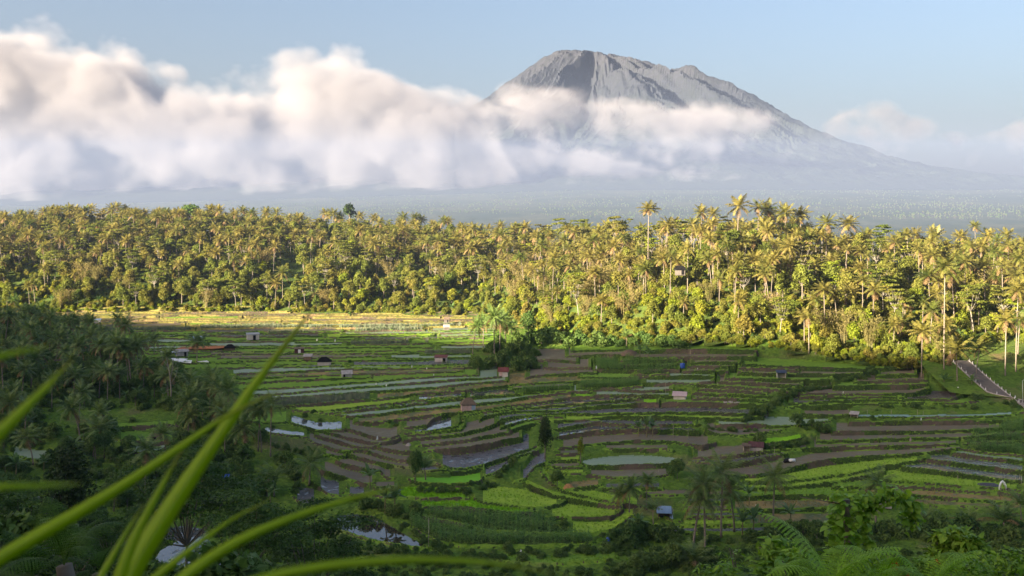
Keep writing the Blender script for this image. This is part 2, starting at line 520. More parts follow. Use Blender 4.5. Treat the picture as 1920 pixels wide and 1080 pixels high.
ln('M', 955,731, 1010,727, 1075,724)
ln('G', 1085,707, 1150,710, 1190,709)
ln('M', 975,677, 1050,676, 1087,680)
ln('M', 1020,689, 1050,692, 1110,690)
ln('G', 1070,660, 1150,657, 1176,656)
ln('M', 1060,669, 1132,666, 1176,667)
# far strips, too thin to draw one by one
_r = random.Random(11)
v = 588.0
_tp = 'GSMLGSMPGMGSDGL'
while v < 692:
    u = 60 + _r.uniform(-40, 60)
    umax = 905 if v < 655 else 860
    while u < umax:
        w = _r.uniform(110, 330)
        lit = v < 607
        tp = _r.choice('YYMMYG') if lit else _r.choice(_tp)
        u1 = min(u + w, umax + 30)
        vv = v + _r.uniform(-1.6, 1.6)
        if not (u > 700 and 672 < v < 689):
            ln(tp, u, vv + _r.uniform(0, 2), (u + u1) / 2, vv + _r.uniform(-.6, .6), u1, vv - _r.uniform(0, 2.4), md=9 + (v - 588) * .05)
        u += w + _r.uniform(0, 6)
    v += 4.4 + (v - 588) * .022

# steps between the drawn ones, wherever the slope would stay bare
def covered(u, v):
    for t, p, md in LN:
        if p[0, 0] <= u <= p[-1, 0]:
            vl = np.interp(u, p[:, 0], p[:, 1])
            if -3.0 <= vl - v <= min(md, 40): return True
    return False
SKIP = [(870, 1030, 640, 700), (1000, 1260, 600, 652), (1780, 2000, 640, 775), (1560, 1860, 757, 777), (1395, 1470, 745, 800), (60, 440, 600, 1100), (440, 560, 800, 1100), (700, 790, 930, 1000),
        (560, 1100, 1026, 1100), (880, 1000, 850, 925), (760, 900, 905, 932), (1700, 1800, 690, 722), (1240, 1300, 860, 920), (1640, 1990, 960, 1100), (560, 700, 940, 1000)]
v = 664.0
while v < 1012:
    run = None
    for u in range(430, 1985, 8):
        free = (v < 1000 or 1200 < u < 1640) and not any(a < u < b and c < v < d for a, b, c, d in SKIP) and not covered(u, v) and not covered(u, v - 6)
        if v < 655 + max(0, (u - 1250)) * .09 and u > 1100: free = False
        if free and run is None: run = [u, u]
        elif free: run[1] = u
        if run and (not free or u >= 1976 or run[1] - run[0] > 260):
            if run[1] - run[0] > 34:
                h = _r.uniform(-1.5, 1.5)
                ln(_r.choice('MGMLMDSGLM'), run[0] - 4, v + h, (run[0] + run[1]) / 2, v + h + _r.uniform(0, 2), run[1] + 6, v + h - _r.uniform(0, 1.5), md=9 + (v - 660) * .03)
            run = None
    v += 8.2 + (v - 660) * .02

# ------------------------------------------------------------------ field materials
def mat_field(name, kind):
    t = NT(name); P = t.pos()
    big = t.noise(.07, 3, .6, P); fine = t.noise(1.3, 5, .65, P); clod = t.noise(.5, 5, .7, P)
    def green(c1, c2, c3, rough=.7):
        s = t.noise(.22, 4, .65, t.pos((.6, 1.6, 1)))
        c = t.mix(t.ramp(s, [(.35, (0, 0, 0)), (.68, (1, 1, 1))]), c1, c2)
        c = t.mix(t.ramp(fine, [(.45, (0, 0, 0)), (.75, (1, 1, 1))]), c, c3)
        return t.done(t.principled(c, .9, .04, t.bump(fine, .8, .3)))
    if kind in ('M', 'D'):
        if kind == 'M': a, b, c = (.10, .08, .045), (.19, .148, .086), (.165, .15, .085)
        else: a, b, c = (.045, .04, .034), (.11, .09, .072), (.08, .085, .058)
        col = t.mix(t.ramp(clod, [(.34, (0, 0, 0)), (.66, (1, 1, 1))]), a, b)
        col = t.mix(t.ramp(big, [(.45, (0, 0, 0)), (.7, (1, 1, 1))]), col, c)
        weed = t.ramp(t.noise(.16, 5, .7, P), [(.58, (0, 0, 0)), (.72, (1, 1, 1))])
        col = t.mix(t.math('MULTIPLY', weed, .55), col, (.09, .125, .04))
        rg = t.ramp(clod, [(.4, (.55, .55, .55)), (.6, (.9, .9, .9))]) if kind == 'M' else t.ramp(clod, [(.42, (.18, .18, .18)), (.62, (.75, .75, .75))])
        return t.done(t.principled(col, rg, .22, t.bump(clod, .7, .3)))
    if kind in ('MW', 'W', 'R', 'WS', 'S', 'BW', 'P', 'Y', 'T'):
        # shallow water with whatever stands in it: a mask decides where water is open
        th = {'MW': (.43, .46), 'W': (.60, .72), 'R': (.70, .8), 'WS': (.5, .8), 'S': (.40, .95), 'BW': (.36, .38), 'P': (.2, .3), 'Y': (.36, .42), 'T': (.3, .9)}[kind]
        sc_ = {'MW': .8, 'W': .35, 'R': .25, 'WS': .3, 'S': .5, 'BW': .2, 'P': .5, 'Y': .5, 'T': .8}[kind]
        m = t.ramp(t.noise(sc_, 6, .68, t.pos((1, 1.5, 1))), [(th[0], (1, 1, 1)), (th[1], (0, 0, 0))])     # 1 = open water
        under, over = {'MW': ((.03, .027, .022), (.07, .055, .042)), 'W': ((.09, .09, .085), (.15, .14, .115)), 'R': ((.045, .036, .025), (.06, .045, .03)),
                       'WS': ((.12, .12, .10), (.18, .25, .125)), 'S': ((.20, .25, .145), (.25, .36, .17)), 'BW': ((.08, .14, .03), (.16, .42, .012)),
                       'P': ((.12, .13, .085), (.13, .18, .10)), 'Y': ((.06, .052, .034), (.30, .21, .07)), 'T': ((.16, .28, .27), (.22, .36, .33))}[kind]
        col = t.mix(m, over, under)
        col = t.mix(t.math('MULTIPLY', t.ramp(fine, [(.4, (0, 0, 0)), (.7, (1, 1, 1))]), .5), col, tuple(c * .55 for c in over))
        if kind == 'Y':
            g = t.ramp(t.noise(.16, 4, .7, t.pos((1, .5, 1))), [(.44, (0, 0, 0)), (.56, (1, 1, 1))])
            col = t.mix(g, col, (.11, .125, .045))
        wr = {'MW': .03, 'W': .02, 'R': .03, 'WS': .16, 'S': .42, 'BW': .05, 'P': .5, 'Y': .3, 'T': .3}[kind]
        dr = {'MW': .6, 'W': .5, 'R': .25, 'WS': .5, 'S': .62, 'BW': .7, 'P': .8, 'Y': .85, 'T': .5}[kind]
        rg = t.ramp(m, [(0, (dr,) * 3), (1, (wr,) * 3)])
        bs = t.math('MULTIPLY', t.math('SUBTRACT', 1.0, m), clod)
        return t.done(t.principled(col, rg, {'MW': 1.0, 'W': 1.0, 'R': .9, 'BW': .12, 'Y': .2, 'P': .1, 'WS': .6}.get(kind, .45), t.bump(bs, .5, .25)))
    if kind == 'G': return green((.14, .25, .03), (.20, .34, .04), (.10, .18, .025))
    if kind == 'L': return green((.22, .36, .03), (.32, .44, .045), (.19, .28, .05))
    if kind == 'B': return green((.18, .42, .015), (.26, .50, .02), (.14, .34, .015))
    if kind == 'C': return green((.07, .10, .03), (.09, .14, .03), (.05, .08, .02))

FM = {k: mat_field('field_' + nm, k) for k, nm in
      dict(M='mud', D='wet_mud', MW='puddled_mud', W='shallow_water', R='brown_pond', WS='flooded_seedlings', S='pale_seedlings', BW='seedbed',
           P='tall_stubble', Y='gold_stubble', T='teal_sheet', G='grass_green', L='young_rice', B='bright_rice', C='crop_soil').items()}
FNAME = dict(M='mud_field', D='wet_mud_field', MW='puddled_field', W='flooded_field', R='brown_pond', WS='flooded_seedling_field', S='seedling_field', BW='seedbed',
             P='stubble_field', Y='golden_stubble_field', T='sheeted_field', G='grass_field', L='rice_field', B='bright_rice_field', C='corn_field')

def mat_ground(name, c1, c2, c3, soil, soilth=(.56, .66)):
    t = NT(name); P = t.pos()
    a = t.noise(.12, 5, .6, P); b = t.noise(.9, 5, .65, P); c = t.noise(.05, 4, .6, P)
    col = t.mix(t.ramp(a, [(.35, (0, 0, 0)), (.65, (1, 1, 1))]), c1, c2)
    col = t.mix(t.ramp(b, [(.42, (0, 0, 0)), (.7, (1, 1, 1))]), col, c3)
    col = t.mix(t.ramp(c, [(soilth[0], (0, 0, 0)), (soilth[1], (1, 1, 1))]), col, soil)
    return t.done(t.principled(col, .95, .03, t.bump(b, .8, .5)))
M_BANK = mat_ground('grassy_bank', (.09, .165, .024), (.14, .22, .03), (.055, .095, .018), (.13, .14, .05))
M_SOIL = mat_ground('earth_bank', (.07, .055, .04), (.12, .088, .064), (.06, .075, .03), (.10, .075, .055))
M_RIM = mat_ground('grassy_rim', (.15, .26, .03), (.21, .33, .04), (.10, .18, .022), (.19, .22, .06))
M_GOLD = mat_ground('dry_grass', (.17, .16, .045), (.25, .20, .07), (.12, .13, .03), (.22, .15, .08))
M_RISER = mat_ground('shade_toned_riser', (.04, .07, .016), (.06, .10, .02), (.03, .045, .014), (.06, .05, .032))  # overgrown step faces, their green darkened to deepen the shade
M_FLOOR = mat_ground('forest_floor', (.05, .085, .016), (.09, .13, .025), (.04, .05, .02), (.13, .10, .05), (.6, .7))

# ------------------------------------------------------------------ terraces
U = np.arange(-20, 1976, 2.6)
Yr = [150.0]
while Yr[-1] < 512: Yr.append(Yr[-1] + float(np.clip(Yr[-1] ** 2 / (F * 52) * .85, .32, .78)))
Y = np.array(Yr)
nu, ny = len(U), len(Y)
UU, YY = np.meshgrid(U, Y, indexing='ij')
ZS = zb(UU, YY)
VV = HZ - F * ZS / YY
FID = np.full((nu, ny), -1, np.int32)
SOFT = np.zeros((nu, ny), bool)            # rim or riser
RIS = np.zeros((nu, ny), bool)
Z = ZS.copy()
wob = [(_r.uniform(0, 99), _r.uniform(.5, 1.1)) for _ in LN]
for j in range(nu):
    u = U[j]
    vc = np.maximum.accumulate(VV[j][::-1])   # rows ordered far -> near, forced to rise
    yc = Y[::-1]
    act = []
    for k, (t, p, md) in enumerate(LN):
        if p[0, 0] <= u <= p[-1, 0]:
            vl = np.interp(u, p[:, 0], p[:, 1]) + (float(vnoise(u / 21., wob[k][0], k)) - .5) * wob[k][1] * 2.2
            if vl < vc[-1] and vl > vc[0]:
                if k in TOPS: md = max(1.0, vl - float(np.interp(u, TOPS[k][:, 0], TOPS[k][:, 1])))
                act.append((float(np.interp(vl, vc, yc)), vl, k, md))
    if not act: continue
    act.sort()
    yf = np.array([a[0] for a in act]); kk = np.array([a[2] for a in act]); vf = np.array([a[1] for a in act]); mdv = np.array([a[3] for a in act])
    zf = zb(np.full(len(yf), u), yf) + .12
    pos = np.searchsorted(yf, Y, side='right') - 1
    ok = pos >= 0; pc = np.clip(pos, 0, None)
    infield = ok & ((vf[pc] - VV[j]) < mdv[pc])
    FID[j] = np.where(infield, kk[pc], -1)
    z = np.where(infield, zf[pc], ZS[j])
    tp_ = np.array([min(1.0, min(u - LN[a[2]][1][0, 0], LN[a[2]][1][-1, 0] - u) / (3.0 if a[2] in TOPS else 9.0 if a[3] < 31 else 22.)) for a in act])
    zf = zf * tp_ + (zb(np.full(len(yf), u), yf) - .1) * (1 - tp_)
    wq = tp_[pc] * np.clip((mdv[pc] - (vf[pc] - VV[j])) / np.minimum(.3 * mdv[pc], 7), 0, 1) ** .6
    z = np.where(infield, zf[pc] * wq + ZS[j] * (1 - wq), ZS[j])
    FID[j] = np.where(wq < .75, -1, FID[j])
    df = np.where(ok, Y - yf[pc], 99)
    bw = np.maximum(.42, np.gradient(Y) * 1.05)
    rim = infield & (df < bw)
    z = z + np.where(rim, .26, 0)
    nx = np.clip(pos + 1, 0, len(yf) - 1)
    db = np.where(pos + 1 < len(yf), yf[nx] - Y, 99)
    rw = np.maximum(.75, np.gradient(Y) * 1.3)
    ris = db < rw
    tt = np.clip(db / rw, 0, 1)
    z = np.where(ris, (zf[nx] + .26) * (1 - tt) + z * tt, z)
    SOFT[j] = rim | ris; RIS[j] = ris
    Z[j] = z
# shape the loose grass a little
gr = (fbm(UU * YY / F / .9, YY / .9, 21, 3) - .5)
Z = Z + np.where((FID < 0) | SOFT, gr * .45, gr * .05 * np.isin(FID, [k for k, l in enumerate(LN) if l[0] in ('M', 'D', 'G', 'L', 'C')]))
XX = (UU - CU) * YY / F
VID = np.arange(nu * ny).reshape(nu, ny)
q = np.stack([VID[:-1, :-1], VID[1:, :-1], VID[1:, 1:], VID[:-1, 1:]], -1).reshape(-1, 4)
fq = FID.ravel()[q]; sq = SOFT.ravel()[q].any(1)
yq = YY.ravel()[q[:, 0]]; uq = UU.ravel()[q[:, 0]]
keep = yq < y_base(uq) + 6
face_id = np.where((fq == fq[:, :1]).all(1) & ~sq, fq[:, 0], -1)
VALL = np.stack([XX, YY, Z], -1).reshape(-1, 3)

def sub_mesh(name, faces, mats, midx=None, smooth=False):
    used, inv = np.unique(faces.ravel(), return_inverse=True)
    return np_mesh(name, VALL[used], inv.reshape(faces.shape), mats, midx, smooth)

bank = keep & (face_id < 0)
cx = VALL[q[bank]].mean(1)
nz_ = fbm(cx[:, 0] / 14., cx[:, 1] / 5., 31, 3)
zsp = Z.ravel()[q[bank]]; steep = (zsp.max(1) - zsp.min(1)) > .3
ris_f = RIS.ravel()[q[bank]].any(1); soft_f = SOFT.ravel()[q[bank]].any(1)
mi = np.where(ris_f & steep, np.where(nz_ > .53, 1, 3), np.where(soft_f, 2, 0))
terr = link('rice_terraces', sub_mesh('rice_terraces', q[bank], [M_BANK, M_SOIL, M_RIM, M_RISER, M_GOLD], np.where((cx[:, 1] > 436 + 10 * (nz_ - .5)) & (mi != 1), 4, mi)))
tag(terr, 'stepped green banks and rims of the rice terraces on the valley floor', kind='structure')
FIELD_TYPE = {}
for k, (t, p, md) in enumerate(LN):
    f = q[keep & (face_id == k)]
    if len(f) < 6: continue
    o = link(FNAME[t], sub_mesh(FNAME[t], f, FM[t]), terr)
    FIELD_TYPE[k] = o

def gz(u, v):
    """ground point seen at image column u, row v on the terraces"""
    j = int(np.clip(round((u - U[0]) / 2.6), 0, nu - 1))
    vc = HZ - F * ZS[j] / Y
    lim = Y < y_base(u) + 4
    i = int(np.argmin(np.abs(np.where(lim, vc, 1e9) - v)))
    return np.array([(u - CU) * Y[i] / F, Y[i], Z[j, i]])
def ground_z(x, y):
    u = CU + F * x / max(y, 1e-3)
    if U[0] <= u <= U[-1] and Y[0] <= y <= Y[-1] and y < y_base(u) + 4:
        j = int(round((u - U[0]) / 2.6)); i = int(np.argmin(np.abs(Y - y)))
        return float(Z[min(j, nu - 1), i])
    return float(zxy(x, y))

# ------------------------------------------------------------------ the rest of the ground
def sheet(name, us, ys, mat, label, drop=0.0, mask=None, smooth=True):
    A, B = np.meshgrid(us, ys, indexing='ij')
    Zz = zb(A, B) - drop
    V = np.stack([(A - CU) * B / F, B, Zz], -1).reshape(-1, 3)
    I = np.arange(A.size).reshape(A.shape)
    qq = np.stack([I[:-1, :-1], I[1:, :-1], I[1:, 1:], I[:-1, 1:]], -1).reshape(-1, 4)
    if mask is not None: qq = qq[mask(A.ravel()[qq].mean(1), B.ravel()[qq].mean(1))]
    o = link(name, np_mesh(name, V, qq, mat, smooth=smooth))
    return tag(o, label, kind='structure')
ext_u = np.concatenate([np.arange(-700, 60, 20), np.arange(60, 1980, 12), np.arange(1980, 2700, 20)])
hill_y = np.concatenate([np.arange(148, 700, 5.0)])
sheet('forest_hill', ext_u, hill_y, M_FLOOR, 'grassy floor of the wooded slopes round the terraces', .12,
      lambda u, y: (u < -14) | (u > 1968) | (y > y_base(u) + 1))
# camera hillside
xs = np.concatenate([np.arange(-1500, -160, 14.), np.arange(-160, 160, 4.), np.arange(160, 760, 14.)])
ys = np.concatenate([np.arange(-560, -20, 10.), np.arange(-20, 100, 3.), np.arange(100, 152, 5.)])
A, B = np.meshgrid(xs, ys, indexing='ij')
ZZ = hillside(A, B)
ZZ = np.maximum(ZZ, -63.5)
wnear = sstep(120, 150, B) * (np.abs(A) < 240)
ZZ = np.where(wnear > 0, ZZ * (1 - wnear) + np.maximum(ZZ, zxy(A, np.maximum(B, 150)) - .1) * wnear, ZZ)
inview = (B > 148) & (np.abs(A) < 240)
V = np.stack([A, B, ZZ], -1).reshape(-1, 3); I = np.arange(A.size).reshape(A.shape)
qq = np.stack([I[:-1, :-1], I[1:, :-1], I[1:, 1:], I[:-1, 1:]], -1).reshape(-1, 4)
tag(link('hillside', np_mesh('hillside', V, qq, M_FLOOR, smooth=True)), 'grassy hillside falling from the viewpoint towards the valley', kind='structure')
# wooded side hill left of the frame carries the same ridge on
xs = np.arange(-1500, -230, 14.); ys = np.arange(148, 720, 12.)
A, B = np.meshgrid(xs, ys, indexing='ij')
ZZ = np.maximum(hillside(A, B), zxy(A, B) - .3) - .3
V = np.stack([A, B, ZZ], -1).reshape(-1, 3); I = np.arange(A.size).reshape(A.shape)
qq = np.stack([I[:-1, :-1], I[1:, :-1], I[1:, 1:], I[:-1, 1:]], -1).reshape(-1, 4)
ub = CU + F * A.ravel()[qq].mean(1) / B.ravel()[qq].mean(1)
qq = qq[ub < -640]
tag(link('side_hill', np_mesh('side_hill', V, qq, M_FLOOR, smooth=True)), 'wooded hill flanking the valley on its sunward side', kind='structure')

# far plain, wooded and cleared in patches
t = NT('far_plain'); P = t.pos()
a = t.noise(.004, 5, .62, t.pos((1, .45, 1))); b = t.noise(.03, 4, .65, t.pos((1, .5, 1)))
col = t.mix(t.ramp(a, [(.42, (0, 0, 0)), (.62, (1, 1, 1))]), (.025, .042, .018), (.06, .07, .035))
col = t.mix(t.ramp(b, [(.45, (0, 0, 0)), (.7, (1, 1, 1))]), col, (.03, .042, .02))
M_PLAIN = t.done(t.principled(col, .95, .05, t.bump(b, 1.0, 6)))
py = np.concatenate([np.arange(690, 1500, 22.), np.geomspace(1500, 7880, 120)])
A, B = np.meshgrid(np.arange(-900, 2800, 12.), py, indexing='ij')
X_ = (A - CU) * B / F
Zp = zb(A, B) + np.where(B > 760, 5 * (fbm(X_ / 60., B / 60., 41, 3) - .4) * sstep(760, 1100, B) + 22 * (fbm(X_ / 700., B / 500., 47, 3) - .5) * sstep(1500, 3500, B) * (1 - sstep(6500, 7800, B)), -.15)
V = np.stack([X_, B, Zp], -1).reshape(-1, 3); I = np.arange(A.size).reshape(A.shape)
qq = np.stack([I[:-1, :-1], I[1:, :-1], I[1:, 1:], I[:-1, 1:]], -1).reshape(-1, 4)
tag(link('plain', np_mesh('plain', V, qq, M_PLAIN, smooth=False)), 'wooded plain stretching from the forest to the foot of the volcano', kind='structure')

# ------------------------------------------------------------------ volcano
YS, K = 14000.0, 14000.0 / F
prof = np.array([(-900, 384), (-300, 383), (0, 380), (300, 360), (560, 318), (740, 262), (860, 205), (925, 168), (950, 148), (975, 134), (1000, 120), (1022, 103), (1045, 96), (1075, 95), (1098, 98), (1125, 105),
                 (1148, 107), (1158, 102), (1166, 109), (1200, 112), (1222, 117), (1242, 130), (1262, 129), (1288, 121), (1304, 123), (1324, 137), (1360, 152), (1420, 184), (1460, 205), (1520, 234),
                 (1580, 260), (1640, 286), (1700, 306), (1760, 322), (1830, 336), (1925, 350), (2100, 366), (2500, 380), (3000, 386)], float)
px_ = (prof[:, 0] - CU) * K; pz_ = (HZ - prof[:, 1]) * K
XC = (1120 - CU) * K
x = np.concatenate([np.arange(-9000, -1200, 60.), np.arange(-1200, 6200, 24.), np.arange(6200, 12200, 60.)]); y = np.concatenate([np.arange(7925, 10000, 60.), np.arange(10000, 14500, 28.), np.arange(14700, 16000, 120.)])
A, B = np.meshgrid(x, y, indexing='ij')
dx = A - XC; dy = np.where(B < YS, (B - YS) * 1.22, (B - YS) * 1.0)
r = np.hypot(dx, dy); ang = np.arctan2(dy, dx)
r = r + 0.0
pr = np.interp(XC + r, px_, pz_); pl = np.interp(XC - r, px_, pz_)
w = .5 + .5 * np.cos(ang); w = w * w * (3 - 2 * w)
base = pr * w + pl * (1 - w)
warp = (fbm(A / 900., B / 900., 51, 4) - .5)
na = ang * 4.2 + warp * 1.5 + r / 4200. + 3.3
rid = 1 - np.abs(2 * vnoise(na, r / 4000., 61) - 1)
rid2 = 1 - np.abs(2 * vnoise(na * 2.7 + 9, r / 1500., 67) - 1)
rid3 = fbm(A / 130., B / 130., 71, 4)
rid4 = 1 - np.abs(2 * vnoise(na * 8.3 + 4, r / 700., 73) - 1)
amp = np.interp(r, [0, 200, 420, 900, 2000, 3800, 6500, 9000], [0, 40, 230, 400, 400, 230, 90, 40])
near = sstep(40, 700, np.abs(B - YS) + r * .12)
tri = np.full_like(ang, -1.0)
aw = ang + warp * .35
for ak, wk in ((-3.0, .34), (-2.52, .36), (-2.05, .26), (-1.38, .42), (-.98, .20), (-.66, .30), (-.22, .40), (.25, .5)):
    tri = np.maximum(tri, -np.abs(aw - ak) / wk)
tri = np.clip(tri, -1, 0)
Zv = base + near * tri * np.interp(r, [0, 150, 500, 1100, 2400, 4200, 7000], [0, 60, 300, 470, 420, 160, 50]) + amp * .5 * near * ((rid - .97) * 1.05 + (rid2 - .9) * .40 + (rid4 - .9) * .34) + (rid3 - .62) * np.interp(r, [0, 1500, 5000], [80, 80, 50])
# crater bowl opening and the step of the lower rim
edge = sstep(7925, 9300, B)
ue = CU + F * A / B
Zv = Zv * edge + (plain_z(ue, np.full_like(B, 7880.)) + 4) * (1 - edge)
back = sstep(15000, 16000, B); Zv = Zv * (1 - back) + (Zv - 500) * back
t = NT('volcano'); g = t.n('ShaderNodeNewGeometry'); sp = t.n('ShaderNodeSeparateXYZ'); t.l(g.outputs['Position'], sp.inputs[0])
n1 = t.noise(.0035, 6, .65, t.pos()); n2 = t.noise(.02, 5, .7, t.pos())
hh = t.math('ADD', t.math('DIVIDE', sp.outputs['Z'], 2500.0), t.math('MULTIPLY', t.math('SUBTRACT', n1, .5), .45))
col = t.ramp(hh, [(.14, (.022, .032, .02)), (.38, (.026, .033, .025)), (.56, (.024, .029, .034)), (.70, (.026, .030, .041)), (.95, (.037, .039, .049))])
col = t.mix(t.math('MULTIPLY', t.ramp(n2, [(.4, (0, 0, 0)), (.65, (1, 1, 1))]), .5), col, (.02, .026, .02))
M_VOLC = t.done(t.principled(col, .95, .05, t.bump(n2, .6, 25)))
V = np.stack([A, B, Zv], -1).reshape(-1, 3); I = np.arange(A.size).reshape(A.shape)
qq = np.stack([I[:-1, :-1], I[1:, :-1], I[1:, 1:], I[:-1, 1:]], -1).reshape(-1, 4)
vol = link('volcano', np_mesh('volcano', V, qq, M_VOLC, smooth=False))
tag(vol, 'tall blunt volcano with a broken crater rim and ribbed slopes', kind='structure')

# ------------------------------------------------------------------ haze over the valley and the plain
mb = MB()
mb.add([(-5200, -640, -66.5), (5500, -640, -66.5), (5500, 7905, -66.5), (-5200, 7905, -66.5), (-5200, -640, 190), (5500, -640, 190), (5500, 7905, 640), (-5200, 7905, 640)],
       [(0, 3, 2, 1), (4, 5, 6, 7), (0, 1, 5, 4), (1, 2, 6, 5), (2, 3, 7, 6), (3, 0, 4, 7)])
t = NT('haze_air'); pv = t.n('ShaderNodeVolumePrincipled')
pv.inputs['Color'].default_value = (.26, .335, .53, 1)
pv.inputs['Density'].default_value = 1.0e-4
pv.inputs['Anisotropy'].default_value = 0.0
t.l(pv.outputs[0], t.out.inputs['Volume'])
hz = mb.build('haze', t.mat)
tag(hz, 'thin bluish haze lying over the valley and plain', kind='stuff')

# ------------------------------------------------------------------ clouds: three volumes hanging round the volcano
def cloud(name, label, u0, u1, v0, v1, ydist, depth, top, bot, amp, soft, dens, res, seed, nscale=1.0, col=(.56, .55, .575)):
    """top / bot: (column, row) outlines of the cloud body seen from the valley; noise of amplitude amp (m) breaks them up"""
    k = ydist / F
    x0, x1 = (u0 - CU) * k, (u1 - CU) * k; z0, z1 = (HZ - v1) * k, (HZ - v0) * k
    ng = bpy.data.node_groups.new(name + '_nodes', 'GeometryNodeTree')
    ng.interface.new_socket('Geometry', in_out='INPUT', socket_type='NodeSocketGeometry')
    ng.interface.new_socket('Geometry', in_out='OUTPUT', socket_type='NodeSocketGeometry')
    N = ng.nodes.new; L = ng.links.new
    go = N('NodeGroupOutput'); vc = N('GeometryNodeVolumeCube')
    vc.inputs['Min'].default_value = (x0, ydist - depth, z0); vc.inputs['Max'].default_value = (x1, ydist + depth, z1)
    vc.inputs['Resolution X'].default_value = res[0]; vc.inputs['Resolution Y'].default_value = res[1]; vc.inputs['Resolution Z'].default_value = res[2]
    ps = N('GeometryNodeInputPosition'); sx = N('ShaderNodeSeparateXYZ'); L(ps.outputs[0], sx.inputs[0])
    def M(op, a, b=0.0, c=False):
        nd = N('ShaderNodeMath'); nd.operation = op; nd.use_clamp = c
        for s_, v_ in zip(nd.inputs, (a, b)):
            if hasattr(v_, 'links'): L(v_, s_)
            else: s_.default_value = v_
        return nd.outputs[0]
    def noise(scale, detail, off):
        vm = N('ShaderNodeVectorMath'); vm.operation = 'MULTIPLY_ADD'
        L(ps.outputs[0], vm.inputs[0]); vm.inputs[1].default_value = (scale, scale, scale * 1.15); vm.inputs[2].default_value = (off, off * 1.7, off * .6)
        nd = N('ShaderNodeTexNoise'); nd.inputs['Scale'].default_value = 1.0; nd.inputs['Detail'].default_value = detail; nd.inputs['Roughness'].default_value = .55
        L(vm.outputs[0], nd.inputs['Vector'])
        return [s_ for s_ in nd.outputs if s_.name in ('Fac', 'Factor')][0]
    xn = M('DIVIDE', M('SUBTRACT', sx.outputs[0], x0), x1 - x0, True)
    def curve(pts):
        fc = N('ShaderNodeFloatCurve'); c = fc.mapping.curves[0]
        P_ = [((u_ - u0) / (u1 - u0), (v1 - v_) / (v1 - v0)) for u_, v_ in pts]
        while len(c.points) < len(P_): c.points.new(.5, .5)
        for cp, (a_, b_) in zip(c.points, P_): cp.location = (a_, b_); cp.handle_type = 'AUTO_CLAMPED'
        fc.mapping.update(); L(xn, fc.inputs['Value'])
        return M('ADD', M('MULTIPLY', fc.outputs[0], z1 - z0), z0)
    big = M('SUBTRACT', noise(.0011 * nscale, 2.0, seed), .5); fine = M('SUBTRACT', noise(.0034 * nscale, 7.0, seed + 3.3), .5)
    dz = M('MINIMUM', M('SUBTRACT', curve(top), sx.outputs[2]), M('MULTIPLY', M('SUBTRACT', sx.outputs[2], curve(bot)), .27))
    dyy = M('SUBTRACT', depth * .85, M('ABSOLUTE', M('SUBTRACT', sx.outputs[1], ydist)))
    d = M('MINIMUM', dz, dyy)
    def puff(scale, off):
        vm = N('ShaderNodeVectorMath'); vm.operation = 'MULTIPLY_ADD'
        wn = N('ShaderNodeTexNoise'); wn.inputs['Scale'].default_value = scale * 1.3; wn.inputs['Detail'].default_value = 2.0; L(ps.outputs[0], wn.inputs['Vector'])
        wv = N('ShaderNodeVectorMath'); wv.operation = 'MULTIPLY_ADD'; L(wn.outputs['Color'], wv.inputs[0]); wv.inputs[1].default_value = (.45 / scale,) * 3; L(ps.outputs[0], wv.inputs[2])
        L(wv.outputs[0], vm.inputs[0]); vm.inputs[1].default_value = (scale, scale, scale * 1.1); vm.inputs[2].default_value = (off, off * 1.3, off * .7)
        nd = N('ShaderNodeTexVoronoi'); nd.feature = 'SMOOTH_F1'; nd.inputs['Scale'].default_value = 1.0; nd.inputs['Smoothness'].default_value = .35
        L(vm.outputs[0], nd.inputs['Vector'])
        return M('SUBTRACT', .45, nd.outputs['Distance'])
    pf = M('ADD', M('MULTIPLY', puff(.0016 * nscale, seed * 2), 1.0), M('MULTIPLY', puff(.0042 * nscale, seed * 3), .45))
    d = M('ADD', d, M('MULTIPLY', pf, amp * 1.15))
    d = M('ADD', d, M('ADD', M('MULTIPLY', big, amp * 1.3), M('MULTIPLY', fine, amp * 1.5)))
    f = M('MULTIPLY', M('DIVIDE', d, soft, True), dens)
    L(f, vc.inputs['Density']); sm = N('GeometryNodeSetMaterial')
    t_ = NT(name + '_vapour'); pv_ = t_.n('ShaderNodeVolumePrincipled')
    pv_.inputs['Color'].default_value = (*col, 1); pv_.inputs['Density'].default_value = 1.0; pv_.inputs['Anisotropy'].default_value = .15
    t_.l(pv_.outputs[0], t_.out.inputs['Volume'])
    sm.inputs['Material'].default_value = t_.mat
    L(vc.outputs[0], sm.inputs[0]); L(sm.outputs[0], go.inputs[0])
    me = bpy.data.meshes.new(name); me.materials.append(t_.mat)
    o = link(name, me); md = o.modifiers.new('vapour', 'NODES'); md.node_group = ng
    return tag(o, label, kind='stuff')
CLOUDS = True
